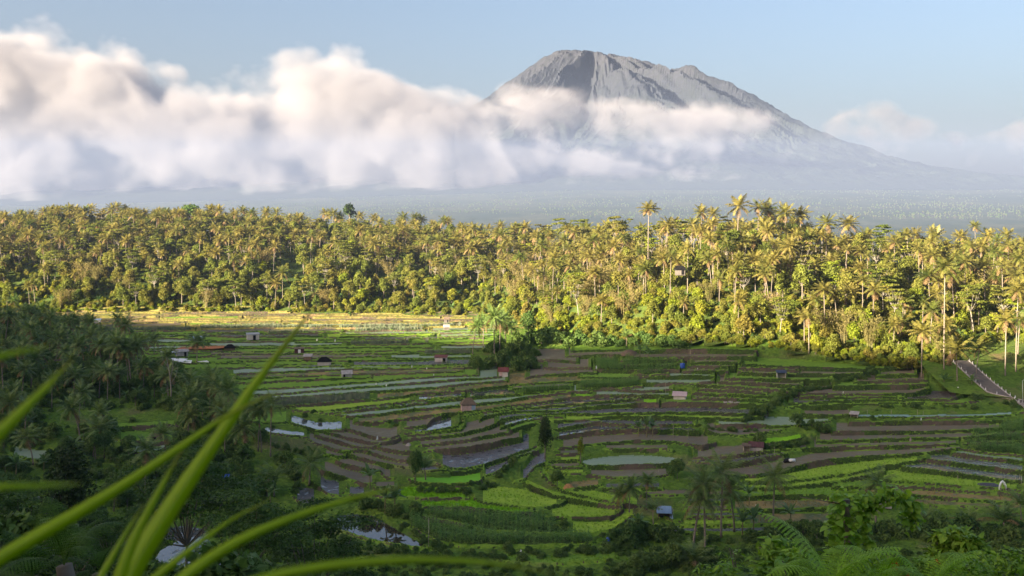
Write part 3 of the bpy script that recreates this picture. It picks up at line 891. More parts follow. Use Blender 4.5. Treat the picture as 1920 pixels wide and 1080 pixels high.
if CLOUDS:
    cloud('cloud_bank', 'broad bank of pinkish grey cloud left of the volcano', -260, 1010, 20, 385, 9600, 1100,
          [(-260, 60), (-60, 58), (20, 72), (100, 92), (200, 98), (262, 118), (305, 165), (338, 225), (352, 232), (372, 178), (420, 176), (470, 160), (560, 146), (650, 126), (735, 142), (790, 160), (830, 180), (870, 205), (920, 250), (1010, 420)],
          [(-260, 386), (200, 384), (600, 380), (1010, 370)], 330, 130, .0030, (420, 34, 136), 1.7)
    cloud('summit_cloud', 'ragged band of white cloud across the upper slope of the volcano', 820, 1480, 140, 330, 9500, 620,
          [(820, 215), (845, 200), (868, 188), (900, 192), (960, 172), (1040, 170), (1090, 178), (1150, 186), (1220, 192), (1290, 204), (1350, 202), (1420, 210), (1460, 236), (1480, 262)],
          [(820, 262), (900, 262), (980, 258), (1060, 238), (1150, 236), (1210, 256), (1270, 292), (1330, 300), (1400, 262), (1480, 250)], 190, 110, .0030, (260, 26, 80), 5.1, 1.5)
    cloud('foot_cloud', 'low shelf of cloud over the foot of the volcano', 860, 1440, 225, 385, 9350, 620,
          [(860, 246), (930, 250), (1000, 268), (1080, 288), (1160, 298), (1220, 318), (1290, 330), (1350, 340), (1440, 356)],
          [(860, 366), (1100, 360), (1300, 356), (1440, 360)], 170, 100, .0034, (250, 26, 70), 8.4, 1.5)
    cloud('pink_cloud', 'small soft pink cloud right of the volcano', 1530, 1830, 160, 300, 11500, 500,
          [(1530, 240), (1580, 208), (1620, 198), (1680, 212), (1740, 232), (1790, 250), (1830, 262)],
          [(1530, 236), (1600, 246), (1680, 256), (1760, 264), (1830, 262)], 150, 190, .0048, (130, 30, 60), 2.2, 1.2, (.42, .40, .41))
    cloud('grey_cloud', 'small grey cloud at the right edge beyond the volcano', 1800, 2040, 180, 310, 11500, 450,
          [(1800, 262), (1850, 246), (1890, 232), (1960, 226), (2040, 236)],
          [(1800, 260), (1860, 264), (1920, 264), (2040, 262)], 150, 190, .0048, (100, 28, 56), 3.9, 1.2, (.42, .40, .41))
    cloud('horizon_cloud', 'pale low sheet of cloud behind the right flank of the volcano', 1380, 2300, 200, 420, 24000, 1500,
          [(1380, 330), (1560, 300), (1700, 272), (1900, 262), (2300, 255)], [(1380, 420), (1700, 415), (2300, 415)], 60, 1500, .0016, (90, 20, 40), 4.4, .4, (.62, .61, .61))
    cloud('high_cloud', 'small white cloud in the top corner above the bank', -120, 90, -60, 40, 9800, 400,
          [(-120, -20), (-40, -10), (20, -2), (90, 20)], [(-120, 14), (0, 14), (90, 12)], 100, 120, .003, (100, 28, 50), 6.6, 1.4)
# ------------------------------------------------------------------ plant materials
M_PALM = mat_leaf('palm_leaf', (.07, .105, .02), (.205, .18, .042), (.22, .19, .052), .35, .42, .35, .12)
M_PALMD = mat_leaf('palm_leaf_shade', (.09, .155, .04), (.13, .20, .05), (.165, .215, .06), .3, .4, .4, .2)  # shaded-valley counterpart of palm_leaf, green raised to offset the shade
M_DRY = mat_leaf('dry_frond', (.19, .13, .06), (.24, .17, .08), (.15, .10, .05), .25, .8, .1)
M_TREE = mat_leaf('tree_leaf', (.085, .125, .02), (.20, .17, .036), (.16, .19, .03), .35, .55, .2, .08)
M_TREEY = mat_leaf('bright_leaf', (.16, .20, .02), (.25, .245, .03), (.20, .25, .022), .4, .55, .2, .1)
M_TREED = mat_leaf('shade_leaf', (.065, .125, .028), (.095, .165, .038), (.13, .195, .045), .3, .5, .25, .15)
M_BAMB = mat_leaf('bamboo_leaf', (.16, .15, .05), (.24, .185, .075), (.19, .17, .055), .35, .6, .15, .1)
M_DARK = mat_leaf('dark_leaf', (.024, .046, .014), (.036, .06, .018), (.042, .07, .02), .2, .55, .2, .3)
M_BAN = mat_leaf('banana_leaf', (.085, .16, .05), (.115, .20, .06), (.14, .21, .07), .4, .4, .4, .3)
M_CORN = mat_leaf('corn_leaf', (.10, .21, .04), (.14, .26, .05), (.18, .28, .06), .35, .5, .3, .4)
M_GRASS = mat_leaf('bank_grass', (.12, .22, .022), (.17, .29, .03), (.20, .30, .04), .4, .6, .15, .25)
M_RICE = mat_leaf('rice_blades', (.16, .36, .014), (.22, .42, .02), (.20, .34, .03), .4, .6, .15, .25)
M_BARK = mat_plain('bark', (.17, .145, .115), .9, .1, .3, 3)
M_PBARK = mat_plain('palm_bark', (.20, .17, .135), .9, .1, .3, 4)
M_WHITEBARK = mat_plain('pale_bark', (.25, .23, .19), .9, .1, .2, 3)

def frame(d):
    d = d / (np.linalg.norm(d) + 1e-9)
    a = np.cross(d, (0, 0, 1.0)); n = np.linalg.norm(a)
    a = np.array([0, 1.0, 0]) if n < 1e-3 else a / n
    return d, a, np.cross(a, d)

# ---- fronds and palms
def frond_geo(L, el, droop, nl, rs, lw=.12, ll=.26, hang=.5, stiff=1.3):
    """a feather frond growing along +x; returns verts, quads"""
    n = 9; t = np.linspace(0, 1, n); a = el - droop * t ** stiff
    st = L / (n - 1); xs = np.concatenate([[0], np.cumsum(np.cos(a[:-1]) * st)]); zs = np.concatenate([[0], np.cumsum(np.sin(a[:-1]) * st)])
    V = []; Q = []
    w = .05 * (1 - t * .8) * L / 4
    for i in range(n):
        V += [(xs[i], -w[i], zs[i]), (xs[i], w[i], zs[i])]
    for i in range(n - 1): Q.append((2 * i, 2 * i + 1, 2 * i + 3, 2 * i + 2))
    for s in (-1, 1):
        for k in range(nl):
            tt = .12 + .87 * (k + rs.uniform(-.3, .3)) / nl
            x = np.interp(tt, t, xs); z = np.interp(tt, t, zs); an = np.interp(tt, t, a)
            ln_ = L * ll * (math.sin(math.pi * min(1, .12 + tt * .86)) ** .7) * rs.uniform(.8, 1.1)
            fw = rs.uniform(.45, .75); hg = hang * rs.uniform(.6, 1.4) * (.6 + .8 * tt)
            d = np.array([math.cos(an) * fw, s * 1.0, math.sin(an) * fw - hg]); d /= np.linalg.norm(d)
            f = np.array([math.cos(an), 0, math.sin(an)]) * lw * L / 4 * .5
            p = np.array([x, 0, z]); e = p + d * ln_
            b = len(V)
            V += [tuple(p - f), tuple(p + f), tuple(e + f * .35), tuple(e - f * .35)]; Q.append((b, b + 1, b + 2, b + 3))
    return np.array(V), np.array(Q)

def rotz(V, a):
    c, s = math.cos(a), math.sin(a); R_ = np.array([[c, -s, 0], [s, c, 0], [0, 0, 1]]); return V @ R_.T

def frond_angles(nf, rs, young=False):
    out = []
    for k in range(nf):
        q = k / (nf - 1)
        el = (1.4 - 1.95 * q ** .85) if not young else (1.45 - .95 * q)
        dr = rs.uniform(.75, 1.15) * (.7 + .5 * q) if not young else rs.uniform(.8, 1.2)
        out.append((k * 2.39996 + rs.uniform(-.25, .25), el, dr, q))
    return out

def palm_crown_mesh(name, seed, mats, nf=24, L=4.2, nl=13, young=False, lw=.17):
    rs = random.Random(seed); V = []; Q = []; M_ = []; b = 0
    for az, el, dr, q in frond_angles(nf, rs, young):
        v, f = frond_geo(L * rs.uniform(.85, 1.08), el, dr, nl, rs, lw)
        v = rotz(v, az); V.append(v); Q.append(f + b); b += len(v)
        M_.append(np.full(len(f), 1 if (q > .86 and rs.random() < .7) else 0))
    return np_mesh(name, np.concatenate(V), np.concatenate(Q), mats, np.concatenate(M_))

def trunk_mesh(name, H, r0, r1, bend, mat, n=7, seed=0, flare=1.5):
    rs = random.Random(seed); mb = MB(); k = 9
    pts = [(bend * (i / k) ** 1.7 * H, 0, H * i / k - (.6 if i == 0 else 0)) for i in range(k + 1)]
    rad = [r0 * flare if i == 0 else (r0 + (r1 - r0) * i / k) * rs.uniform(.94, 1.06) for i in range(k + 1)]
    mb.tube(pts, rad, n)
    return mb.mesh(name, mat, True), np.array(pts[-1])

PALM_CROWNS = [palm_crown_mesh('palm_crown_%d' % i, 100 + i, [M_PALM, M_DRY], n_, L_, 14, lw=.25) for i, (n_, L_) in enumerate([(25, 5.0), (30, 4.7), (19, 5.3), (16, 4.6), (28, 5.4), (22, 4.2), (34, 4.9)])]
PALM_CROWNS_D = [palm_crown_mesh('palm_crown_shade_%d' % i, 200 + i, [M_PALMD, M_DRY], 26, 4.9, 17, lw=.2) for i in range(3)]
PALM_CROWNS_Y = [palm_crown_mesh('palm_crown_young_%d' % i, 230 + i, [M_PALMD, M_DRY], 16, 4.6, 17, True) for i in range(2)]
PALM_TRUNKS = [trunk_mesh('palm_trunk_%d' % i, H, .20, .13, bd, M_PBARK, 6, i) for i, (H, bd) in enumerate([(15, .02), (14, .10), (16, -.06), (12, .16), (17, .04), (13, -.02)])]

# ---- leafy crowns
def leaf_cloud(lobes, n, size, rs, flat=0.0, shell=.55, droop=0.0):
    """n leaf clumps spread through lobes (centre, radii); returns verts, quads"""
    w = np.array([l[1][0] * l[1][1] * l[1][2] for l in lobes]) ** .75; w /= w.sum()
    which = rs.choice(len(lobes), n, p=w)
    c = np.array([l[0] for l in lobes])[which]; r = np.array([l[1] for l in lobes])[which]
    d = rs.normal(size=(n, 3)); d /= np.linalg.norm(d, axis=1, keepdims=True)
    d[:, 2] = np.where((d[:, 2] < -.35) & (rs.random(n) < .6), -d[:, 2], d[:, 2])
    rad = (shell + (1 - shell) * rs.random(n)) ** .8
    lump = .78 + .45 * vnoise(d[:, 0] * 3 + which * 7.1, d[:, 1] * 3 + d[:, 2] * 2.3, 5)
    P = c + d * r * (rad * lump)[:, None]
    nr = d * .7 + rs.normal(size=(n, 3)) * .65 + np.array([0, 0, .35 + flat]); nr /= np.linalg.norm(nr, axis=1, keepdims=True)
    a = np.cross(nr, rs.normal(size=(n, 3))); a /= np.linalg.norm(a, axis=1, keepdims=True); b = np.cross(nr, a)
    s = size * rs.uniform(.55, 1.3, n)[:, None]
    k = rs.uniform(.45, .8, n)[:, None]
    V = np.stack([P - a * s, P + b * s * k - nr * s * .12, P + a * s, P - b * s * k - nr * s * .12], 1).reshape(-1, 3)
    V[:, 2] -= droop * np.abs(rs.normal(size=len(V))) * size
    return V, np.arange(n * 4).reshape(n, 4)

def limbs(mb, p0, r0, lobes, rs, n=6):
    for l in lobes:
        c = np.array(l[0]); mid = (np.array(p0) * .45 + c * .55) + rs.normal(size=3) * .25; mid[2] -= .12 * abs(c[2] - p0[2])
        mb.tube([p0, mid, c + (0, 0, l[1][2] * .2)], [r0 * .6, r0 * .36, r0 * .12], n, cap=False)

def make_tree(name, seed, H, R_, nl, n, size, mat, bark, trunk_h=.4, squash=.8, flat=0, spread=.62, r0=None, crown_low=.3, shell=.55):
    rs = np.random.default_rng(seed); lobes = []
    for i in range(nl):
        a = i * 2.4 + rs.uniform(-.5, .5); q = (i + .5) / nl
        rr = R_ * spread * math.sqrt(q) * rs.uniform(.8, 1.1)
        lr = R_ * rs.uniform(.40, .60) * (1.0 if nl > 2 else 1.4)
        z = H * (crown_low + (1 - crown_low) * (1 - .62 * q)) - lr * squash * .9
        lobes.append((np.array([rr * math.cos(a), rr * math.sin(a), z]), np.array([lr, lr, lr * squash])))
    r0 = r0 or H * .017
    mb = MB(); top = np.array([rs.normal() * .03 * H, rs.normal() * .03 * H, H * (trunk_h + .2)])
    mb.tube([(0, 0, -.6), (top[0] * .3, top[1] * .3, H * trunk_h * .5), top * (.7, .7, .75), top], [r0 * 1.4, r0, r0 * .8, r0 * .5], 7)
    limbs(mb, top * (.7, .7, .75), r0, lobes, rs)
    V, Q = leaf_cloud(lobes, n, size, rs, flat, shell)
    return mb.mesh(name + '_trunk', bark, True), np_mesh(name + '_crown', V, Q, mat)

def flat_tree(name, seed, H, R_, layers, n, size, mat, bark):
    """spreading tree with thin level layers of fine leaves on bare limbs"""
    rs = np.random.default_rng(seed); lobes = []
    for i in range(layers):
        a = i * 2.4 + rs.uniform(-.6, .6); q = i / max(1, layers - 1)
        rr = R_ * (.15 + .65 * rs.random() ** .7); lr = R_ * rs.uniform(.26, .46)
        z = H * (1 - .42 * q * rs.uniform(.6, 1.1)) - .6
        lobes.append((np.array([rr * math.cos(a), rr * math.sin(a), z]), np.array([lr, lr, lr * .17])))
    mb = MB(); r0 = H * .009; fork = np.array([rs.normal() * .3, rs.normal() * .3, H * .45])
    mb.tube([(0, 0, -.6), fork * (.4, .4, .5), fork], [r0 * 1.3, r0, r0 * .8], 7)
    limbs(mb, fork, r0, lobes, rs)
    V, Q = leaf_cloud(lobes, n, size, rs, .8, .15)
    return mb.mesh(name + '_trunk', bark, True), np_mesh(name + '_crown', V, Q, mat)

def bamboo(name, seed, H, n, mat):
    rs = np.random.default_rng(seed); mb = MB(); P = []
    for i in range(12):
        a = rs.uniform(0, 6.28); b0 = np.array([math.cos(a), math.sin(a), 0]) * rs.uniform(.2, 1.0); lean = rs.uniform(.18, .5) * H
        pts = [b0 + np.array([math.cos(a), math.sin(a), 0]) * lean * t ** 2 + np.array([0, 0, H * rs.uniform(.9, 1.05) * (t - .17 * t ** 4)]) for t in (0, .3, .6, .85, 1)]
        mb.tube(pts, [.06, .055, .045, .03, .012], 5, cap=False)
        for t in rs.uniform(.3, 1.0, n // 12):
            k = np.array(pts); P.append(np.array([np.interp(t, (0, .3, .6, .85, 1), k[:, j]) for j in range(3)]) + rs.normal(size=3) * (.55 + .3 * t))
    P = np.array(P); m = len(P)
    d = rs.normal(size=(m, 3)) * .6 + (0, 0, -.6); d /= np.linalg.norm(d, axis=1, keepdims=True)
    a = np.cross(d, rs.normal(size=(m, 3))); a /= np.linalg.norm(a, axis=1, keepdims=True)
    s = rs.uniform(.35, .8, m)[:, None]
    V = np.stack([P, P + d * s * .5 + a * s * .22, P + d * s, P + d * s * .5 - a * s * .22], 1).reshape(-1, 3)
    return mb.mesh(name + '_trunk', mat_plain(name + '_culm', (.2, .18, .07), .6), True), np_mesh(name + '_crown', V, np.arange(m * 4).reshape(m, 4), mat)

def banana_leaf_geo(L, el, dr, w, rs):
    n = 7; t = np.linspace(0, 1, n); a = el - dr * t ** 1.4; st = L / (n - 1)
    xs = np.concatenate([[0], np.cumsum(np.cos(a[:-1]) * st)]); zs = np.concatenate([[0], np.cumsum(np.sin(a[:-1]) * st)])
    V = []; Q = []
    for i in range(n):
        ww = w * (.08 if t[i] < .16 else math.sin(math.pi * min(1, (t[i] - .1) / .93)) ** .55 + .02); sag = ww * rs.uniform(.15, .45)
        V += [(xs[i], -ww, zs[i] - sag), (xs[i], 0, zs[i]), (xs[i], ww, zs[i] - sag)]
    for i in range(n - 1):
        for k in (0, 1): Q.append((3 * i + k, 3 * i + k + 1, 3 * i + k + 4, 3 * i + k + 3))
    return np.array(V), np.array(Q)
BAN_LEAF = []
for i, (el, dr) in enumerate([(1.35, .7), (1.05, 1.3), (.7, 1.6)]):
    v, f = banana_leaf_geo(2.4, el, dr, .36, random.Random(i)); BAN_LEAF.append(np_mesh('banana_leaf_%d' % i, v, f, M_BAN, smooth=True))
def banana_crown_mesh(seed):
    rs = random.Random(seed); V = []; Q = []; b = 0
    for k in range(8):
        v, f = banana_leaf_geo(rs.uniform(1.9, 2.6), 1.4 - .16 * k, rs.uniform(.7, 1.5), rs.uniform(.28, .4), rs); v = rotz(v, k * 2.4 + rs.uniform(-.3, .3))
        V.append(v); Q.append(f + b); b += len(v)
    return np_mesh('banana_crown_%d' % seed, np.concatenate(V), np.concatenate(Q), M_BAN, smooth=True)
BAN_CROWNS = [banana_crown_mesh(s) for s in (1, 2, 3)]
BAN_STEM = trunk_mesh('banana_stem', 2.4, .13, .09, .02, mat_plain('banana_stalk', (.15, .14, .06), .7), 7, 3, 1.2)[0]

# mid-distance kinds: (trunk, crown) meshes
T_BROAD = [make_tree('broad_%d' % i, 300 + i, H, R_, nl, 1500, .50, m, M_BARK, th, sq) for i, (H, R_, nl, th, sq, m) in enumerate([
    (13, 4.6, 8, .38, .85, M_TREE), (15, 4.2, 9, .42, 1.0, M_TREE), (11, 5.0, 7, .35, .75, M_TREE), (16, 4.8, 9, .45, .9, M_TREE), (9.5, 4.2, 6, .3, .85, M_TREEY), (12, 3.6, 7, .35, 1.1, M_TREE)])]
T_BUSH = [make_tree('bush_%d' % i, 330 + i, H, R_, nl, 700, .36, m, M_BARK, .15, .9, 0, .6, .09, .15, .5) for i, (H, R_, nl, m) in enumerate([
    (3.8, 2.6, 5, M_TREEY), (5.2, 2.8, 6, M_TREE), (3.0, 2.4, 5, M_TREEY), (6.0, 2.6, 6, M_TREE)])]
T_FLAT = [flat_tree('flat_%d' % i, 350 + i, H, R_, 15, 2200, .44, m, M_WHITEBARK) for i, (H, R_, m) in enumerate([(17, 5.6, M_TREE), (14, 5.0, M_TREEY), (19, 6.2, M_TREE)])]
T_BAMB = [bamboo('bamboo_%d' % i, 360 + i, H, 900, M_BAMB) for i, H in enumerate((12, 14))]
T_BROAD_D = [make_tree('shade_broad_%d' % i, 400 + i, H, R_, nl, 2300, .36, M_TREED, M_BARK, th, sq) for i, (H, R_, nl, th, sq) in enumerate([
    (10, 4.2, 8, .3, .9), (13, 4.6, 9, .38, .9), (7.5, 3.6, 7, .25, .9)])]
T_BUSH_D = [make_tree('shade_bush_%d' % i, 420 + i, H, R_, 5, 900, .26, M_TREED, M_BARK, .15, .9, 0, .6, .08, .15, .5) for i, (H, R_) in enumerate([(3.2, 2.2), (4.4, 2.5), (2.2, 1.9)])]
# ------------------------------------------------------------------ planting and naming
ORD = ['leftmost', 'second from the left', 'third from the left', 'fourth from the left', 'fifth from the left', 'sixth from the left', 'seventh from the left', 'eighth from the left',
       'ninth from the left', 'tenth from the left', 'eleventh from the left', 'twelfth from the left', 'thirteenth from the left', 'fourteenth from the left', 'fifteenth from the left', 'sixteenth from the left', 'seventeenth from the left', 'eighteenth from the left', 'nineteenth from the left', 'twentieth from the left']
PENDING = []                                # (object, u, adjective + noun, row, zone): labels are given once all neighbours are known
def pend(o, u, noun, row, zone): PENDING.append((o, u, noun, row, zone))
def name_pending():
    g = {}
    for rec in PENDING: g.setdefault(rec[2:], []).append(rec)
    for (noun, row, zone), L in g.items():
        L.sort(key=lambda r: r[1])
        for i, r in enumerate(L):
            tail = '' if len(L) == 1 else ', ' + (ORD[i] if i < len(ORD) else 'number %d from the left' % (i + 1))
            r[0]['label'] = ' '.join(x for x in (noun, row, zone) if x) + tail

FZONE = [(-999, 170, 'at far left of forest'), (170, 300, 'left of domed skyline tree'), (300, 450, 'under domed skyline tree'), (450, 610, 'round grassy clearing'),
         (610, 720, 'under dark skyline tree'), (720, 850, 'above long golden field'), (850, 960, 'above two lit huts'), (960, 1080, 'along forest gully'), (1080, 1180, 'above dark hedge'),
         (1180, 1260, 'under lone skyline palm'), (1260, 1340, 'round forest hut'), (1340, 1420, 'under tallest skyline palm'), (1420, 1520, 'above blue-roofed hut'),
         (1520, 1620, 'above yellow shrub bank'), (1620, 1720, 'above bare-topped tree'), (1720, 1800, 'left of road bend'), (1800, 1880, 'above road bend'), (1880, 9999, 'right of road')]
def fzone(u): return next(z for a, b, z in FZONE if a <= u < b)
def frow(t): return 'at foot' if t < .12 else 'low down' if t < .3 else 'mid slope' if t < .55 else 'high up' if t < .85 else 'on crest'

def palm(name, loc, H, s=1.0, rz=0.0, ti=0, ci=0, crowns=None, cat='palm tree', group=None, frond_mode=None, bark=None):
    r = empty(name, loc, rz)
    tr, top = PALM_TRUNKS[ti]
    k = H / top[2]
    t = link('trunk', tr, r, scale=(s, s, k))
    if frond_mode is None:
        link('crown', (crowns or PALM_CROWNS)[ci], r, (top[0] * s, 0, H), (RNG.uniform(-.2, .2), RNG.uniform(-.2, .2), RNG.uniform(0, 6.28)), (s * RNG.uniform(.88, 1.1), s * RNG.uniform(.88, 1.1), s * RNG.uniform(.75, 1.25)))
    else:
        fronds(r, (top[0] * s, 0, H), s, *frond_mode)
    return tag(r, None, cat, group)

def plant(name, pair, loc, s, rz, cat, group=None, parts=('trunk', 'crown')):
    r = empty(name, loc, rz)
    link(parts[0], pair[0], r, scale=s)
    link(parts[1], pair[1], r, scale=s)
    return tag(r, None, cat, group)

# ------------------------------------------------------------------ forest on the far slope
cand = []
sp = 5.4
ygrid = np.arange(285, 700, sp)
for y0 in ygrid:
    for x0 in np.arange(-.56 * y0, .56 * y0, sp):
        x = x0 + RNG.uniform(-2.4, 2.4); y = y0 + RNG.uniform(-2.4, 2.4)
        u = CU + F * x / y
        yb = float(y_base(u)); L = float(hill_len(u)); tt = (y - yb) / L
        if tt < .015 or tt > 1.22: continue
        # clearings: grassy slope behind the middle of the left forest, road and its cutting on the right
        vg = HZ - F * float(zb(u, y)) / y
        if 505 < u < 600 and .10 < tt < .46 and RNG.random() < .86: continue
        if 20 < u < 75 and .05 < tt < .32 and RNG.random() < .8: continue
        if u > 1795 and tt < .16: continue
        if 1080 < u < 1330 and tt < .10 and RNG.random() < .75: continue
        if RNG.random() < .10 + .32 * (vnoise(x / 22., y / 22., 83) > .62): continue
        cand.append((x, y, u, tt))
sets = {k: [] for k in ('palm', 'broad', 'bush', 'flat', 'bamboo', 'banana')}
for x, y, u, tt in cand:
    r = RNG.random(); right = u > 1000
    cl = vnoise(x / 30., y / 30., 91)
    if right:
        if tt < .2 and 1240 < u < 1720: w = dict(palm=.12, broad=.5, bush=.28, bamboo=.04, flat=.02, banana=.04)
        elif tt < .25: w = dict(palm=.34, broad=.16, bush=.26, bamboo=.06, flat=.04, banana=.14)
        else: w = dict(palm=.58, broad=.2, bush=.06, bamboo=.07, flat=.07, banana=.02)
    else:
        if tt < .3: w = dict(palm=.10, broad=.44, bush=.30, bamboo=.05, flat=.03, banana=.08)
        else: w = dict(palm=.44, broad=.34, bush=.06, bamboo=.07, flat=.09, banana=0)
    if cl > .62: w['broad'] *= 2.2; w['palm'] *= .45
    if .85 < u / 1000. < 1.2 and tt > .1: w['bamboo'] *= 2.6
    ks = list(w); p = np.array([w[k] for k in ks]); kk = RNG.choice(len(ks), p=p / p.sum())
    sets[ks[kk]].append((x, y, u, tt))
LIMIT = dict(palm=170, broad=165, bush=190, flat=120, bamboo=120, banana=90)
rest = {k: [] for k in sets}
for k, L in sets.items():
    L.sort(key=lambda c: c[1] - 60 * (c[3] < .3) + 500 * (abs(c[2] - 960) > 985))
    rest[k] = L[LIMIT[k]:]
    for x, y, u, tt in L[:LIMIT[k]]:
        z = float(zb(u, y)) - .15; rz = RNG.uniform(0, 6.28); row, zone = frow(tt), fzone(u)
        if k == 'palm':
            H = RNG.uniform(8, 17.5) * (1 if tt > .2 else .82) * (1.0 if tt < .8 else RNG.choice([.8, .95, 1.15]))
            ti = int(RNG.integers(0, 6)); o = palm('coconut_palm', (x, y, z), H, RNG.uniform(.62, 1.02), rz, ti, int(RNG.integers(0, 7)), group='coconut palms of the sunlit forest')
            noun = ('leaning ' if ti in (1, 3) else '') + ('tall' if H > 14 else 'short' if H < 10.5 else 'middling') + ' coconut palm'
        elif k == 'broad':
            i = int(RNG.integers(0, 6)) if tt > .3 else int(RNG.choice([0, 2, 4, 4, 5])); s = RNG.uniform(.62, 1.0) * (.85 if tt < .3 else 1)
            o = plant('broadleaf_tree', T_BROAD[i], (x, y, z), s, rz, 'tree', 'broadleaf trees of the sunlit forest'); noun = ('bright green' if i == 4 else ['wide', 'lofty', 'spreading', 'big', '', 'slim'][i]) + ' leafy tree'
        elif k == 'bush':
            i = int(RNG.integers(0, 4)); o = plant('forest_bush', T_BUSH[i], (x, y, z), RNG.uniform(.7, 1.25), rz, 'bush', 'bushes of the sunlit forest', ('stem', 'foliage'))
            noun = ['yellowish bush', 'olive bush', 'low yellowish bush', 'tall olive bush'][i]
        elif k == 'flat':
            i = int(RNG.integers(0, 3)); o = plant('flat_topped_tree', T_FLAT[i], (x, y, z), RNG.uniform(.75, 1.0), rz, 'tree', 'flat-topped trees of the sunlit forest'); noun = ['layered flat-topped', 'pale green flat-topped', 'lofty flat-topped'][i] + ' tree'
        elif k == 'bamboo':
            i = int(RNG.integers(0, 2)); o = plant('bamboo_clump', T_BAMB[i], (x, y, z), RNG.uniform(.75, 1.1), rz, 'bamboo', 'bamboo clumps of the sunlit forest', ('culms', 'foliage')); noun = 'feathery tan bamboo clump'
        else:
            o = empty('banana_plant', (x, y, z), rz); s = RNG.uniform(.8, 1.3)
            link('stem', BAN_STEM, o, scale=s); link('crown', BAN_CROWNS[int(RNG.integers(0, 3))], o, (.05 * s, 0, 2.35 * s), scale=s); tag(o, None, 'banana plant', 'banana plants at the forest edge'); noun = 'sunlit banana plant'
        pend(o, u, noun, row, zone)
# skyline trees that stand out
def palm_top(u, y, vtop, noun, s=1.0, ti=0, ci=0, rz=0.0, **kw):
    x = (u - CU) * y / F; z = ground_z(x, y) - .1
    o = palm('coconut_palm', (x, y, z), (HZ - vtop) * y / F - z, s, rz, ti, ci, **kw); o['label'] = noun; return o
G_ = dict(group='coconut palms of the sunlit forest')
palm_top(1215, 420, 392, 'lone coconut palm rising clear of the crest above the pink-roofed hut', 1.15, 0, 1, **G_)
palm_top(1382, 405, 387, 'tallest skyline palm with a dark spiky crown against the haze', 1.15, 4, 2, **G_)
palm_top(1421, 408, 388, 'skyline palm just right of the tallest palm, with a yellow crown', 1.1, 0, 3, **G_)
palm_top(1440, 412, 394, 'skyline palm second to the right of the tallest palm', 1.0, 5, 0, **G_)
palm_top(1476, 410, 400, 'dark skyline palm above the blue-roofed field hut', 1.1, 2, 1, **G_)
palm_top(1500, 415, 404, 'skyline palm beside the dark one above the blue-roofed hut', 1.05, 0, 4, **G_)
palm_top(1549, 405, 418, 'dark green palm left of the crest gap on the right', 1.15, 0, 2, **G_)
palm_top(1587, 405, 420, 'dark green palm right of the crest gap on the right', 1.15, 4, 0, **G_)
palm_top(1770, 300, 500, 'tall palm with a bare pale trunk behind the road bend', 1.1, 0, 1, **G_)
palm_top(1885, 296, 600, 'yellow crowned palm beside the street lamp road', 1.1, 0, 3, **G_)
palm_top(1905, 300, 545, 'tall pale trunked palm at the right edge by the road', 1.1, 4, 1, **G_)
palm_top(1728, 300, 622, 'sunlit palm with a slim white trunk left of the road bend', .95, 0, 0, **G_)
palm_top(1795, 291, 655, 'low golden palm overhanging the top of the road', 1.15, 5, 2, **G_)
palm_top(1830, 296, 650, 'low golden palm at the road bend leaning over the tarmac', .9, 1, 3, **G_)
palm_top(130, 640, 392, 'dark palm standing out on the far left skyline', 1.15, 0, 1, **G_)
def tree_top(name, pair, h0, u, y, vtop, label, cat='tree', group=None):
    x = (u - CU) * y / F; z = ground_z(x, y) - .1; s = ((HZ - vtop) * y / F - z) / h0
    o = plant(name, pair, (x, y, z), s, 1.3, cat, group); o['label'] = label; return o
dome = make_tree('dome_tree', 500, 17, 6.8, 10, 2200, .5, M_TREED, M_BARK, .5, .62, .3, .66, None, .62)
tree_top('domed_tree', dome, 17, 357, 635, 382, 'big domed tree rising above the left skyline')
dk = make_tree('round_tree', 501, 20, 4.4, 6, 1300, .45, M_DARK, M_BARK, .6, .9, 0, .5, None, .62)
tree_top('round_topped_tree', dk, 20, 655, 640, 380, 'dark round-topped tree on a tall stem on the left skyline')
for u, y, v, i, lb in [(1055, 560, 408, 0, 'flat spreading crown on the crest left of the spur'), (1090, 560, 410, 2, 'flat spreading crown on the crest right of its twin'), (1160, 470, 404, 0, 'flat-topped tree on the crest left of the lone palm')]:
    tree_top('flat_topped_tree', T_FLAT[i], [17, 14, 19][i], u, y, v, lb, group='flat-topped trees of the sunlit forest')

# the rest of the wood and the trees on the plain: one mass each
mesh_of = [PALM_CROWNS[0], PALM_CROWNS[2]]
def join_pair(name, trunk, crown, off=(0, 0, 0), H=1.0):
    """trunk and crown in one mesh, for masses"""
    a, b = trunk, crown
    va = np.empty(len(a.vertices) * 3, np.float32); a.vertices.foreach_get('co', va); va = va.reshape(-1, 3)
    vb = np.empty(len(b.vertices) * 3, np.float32); b.vertices.foreach_get('co', vb); vb = vb.reshape(-1, 3) + np.array(off, np.float32)
    fa = [tuple(p.vertices) for p in a.polygons]; fb = [tuple(np.array(p.vertices) + len(va)) for p in b.polygons]
    me = bpy.data.meshes.new(name); me.from_pydata(np.concatenate([va, vb]).tolist(), [], fa + fb)
    me.materials.append(a.materials[0])
    for m in b.materials: me.materials.append(m)
    mi = [0] * len(fa) + [p.material_index + 1 for p in b.polygons]
    me.polygons.foreach_set('material_index', mi); me.update(); return me
MASS_PALM = [join_pair('mass_palm_%d' % i, PALM_TRUNKS[i][0], PALM_CROWNS[i], PALM_TRUNKS[i][1]) for i in range(4)]
MASS_TREE = [join_pair('mass_tree_%d' % i, *T_BROAD[i]) for i in range(6)] + [join_pair('mass_flat_0', *T_FLAT[0])]
MASS_BUSH = [join_pair('mass_bush_%d' % i, *T_BUSH[i]) for i in range(4)]
P_ = []; S_ = []; I_ = []
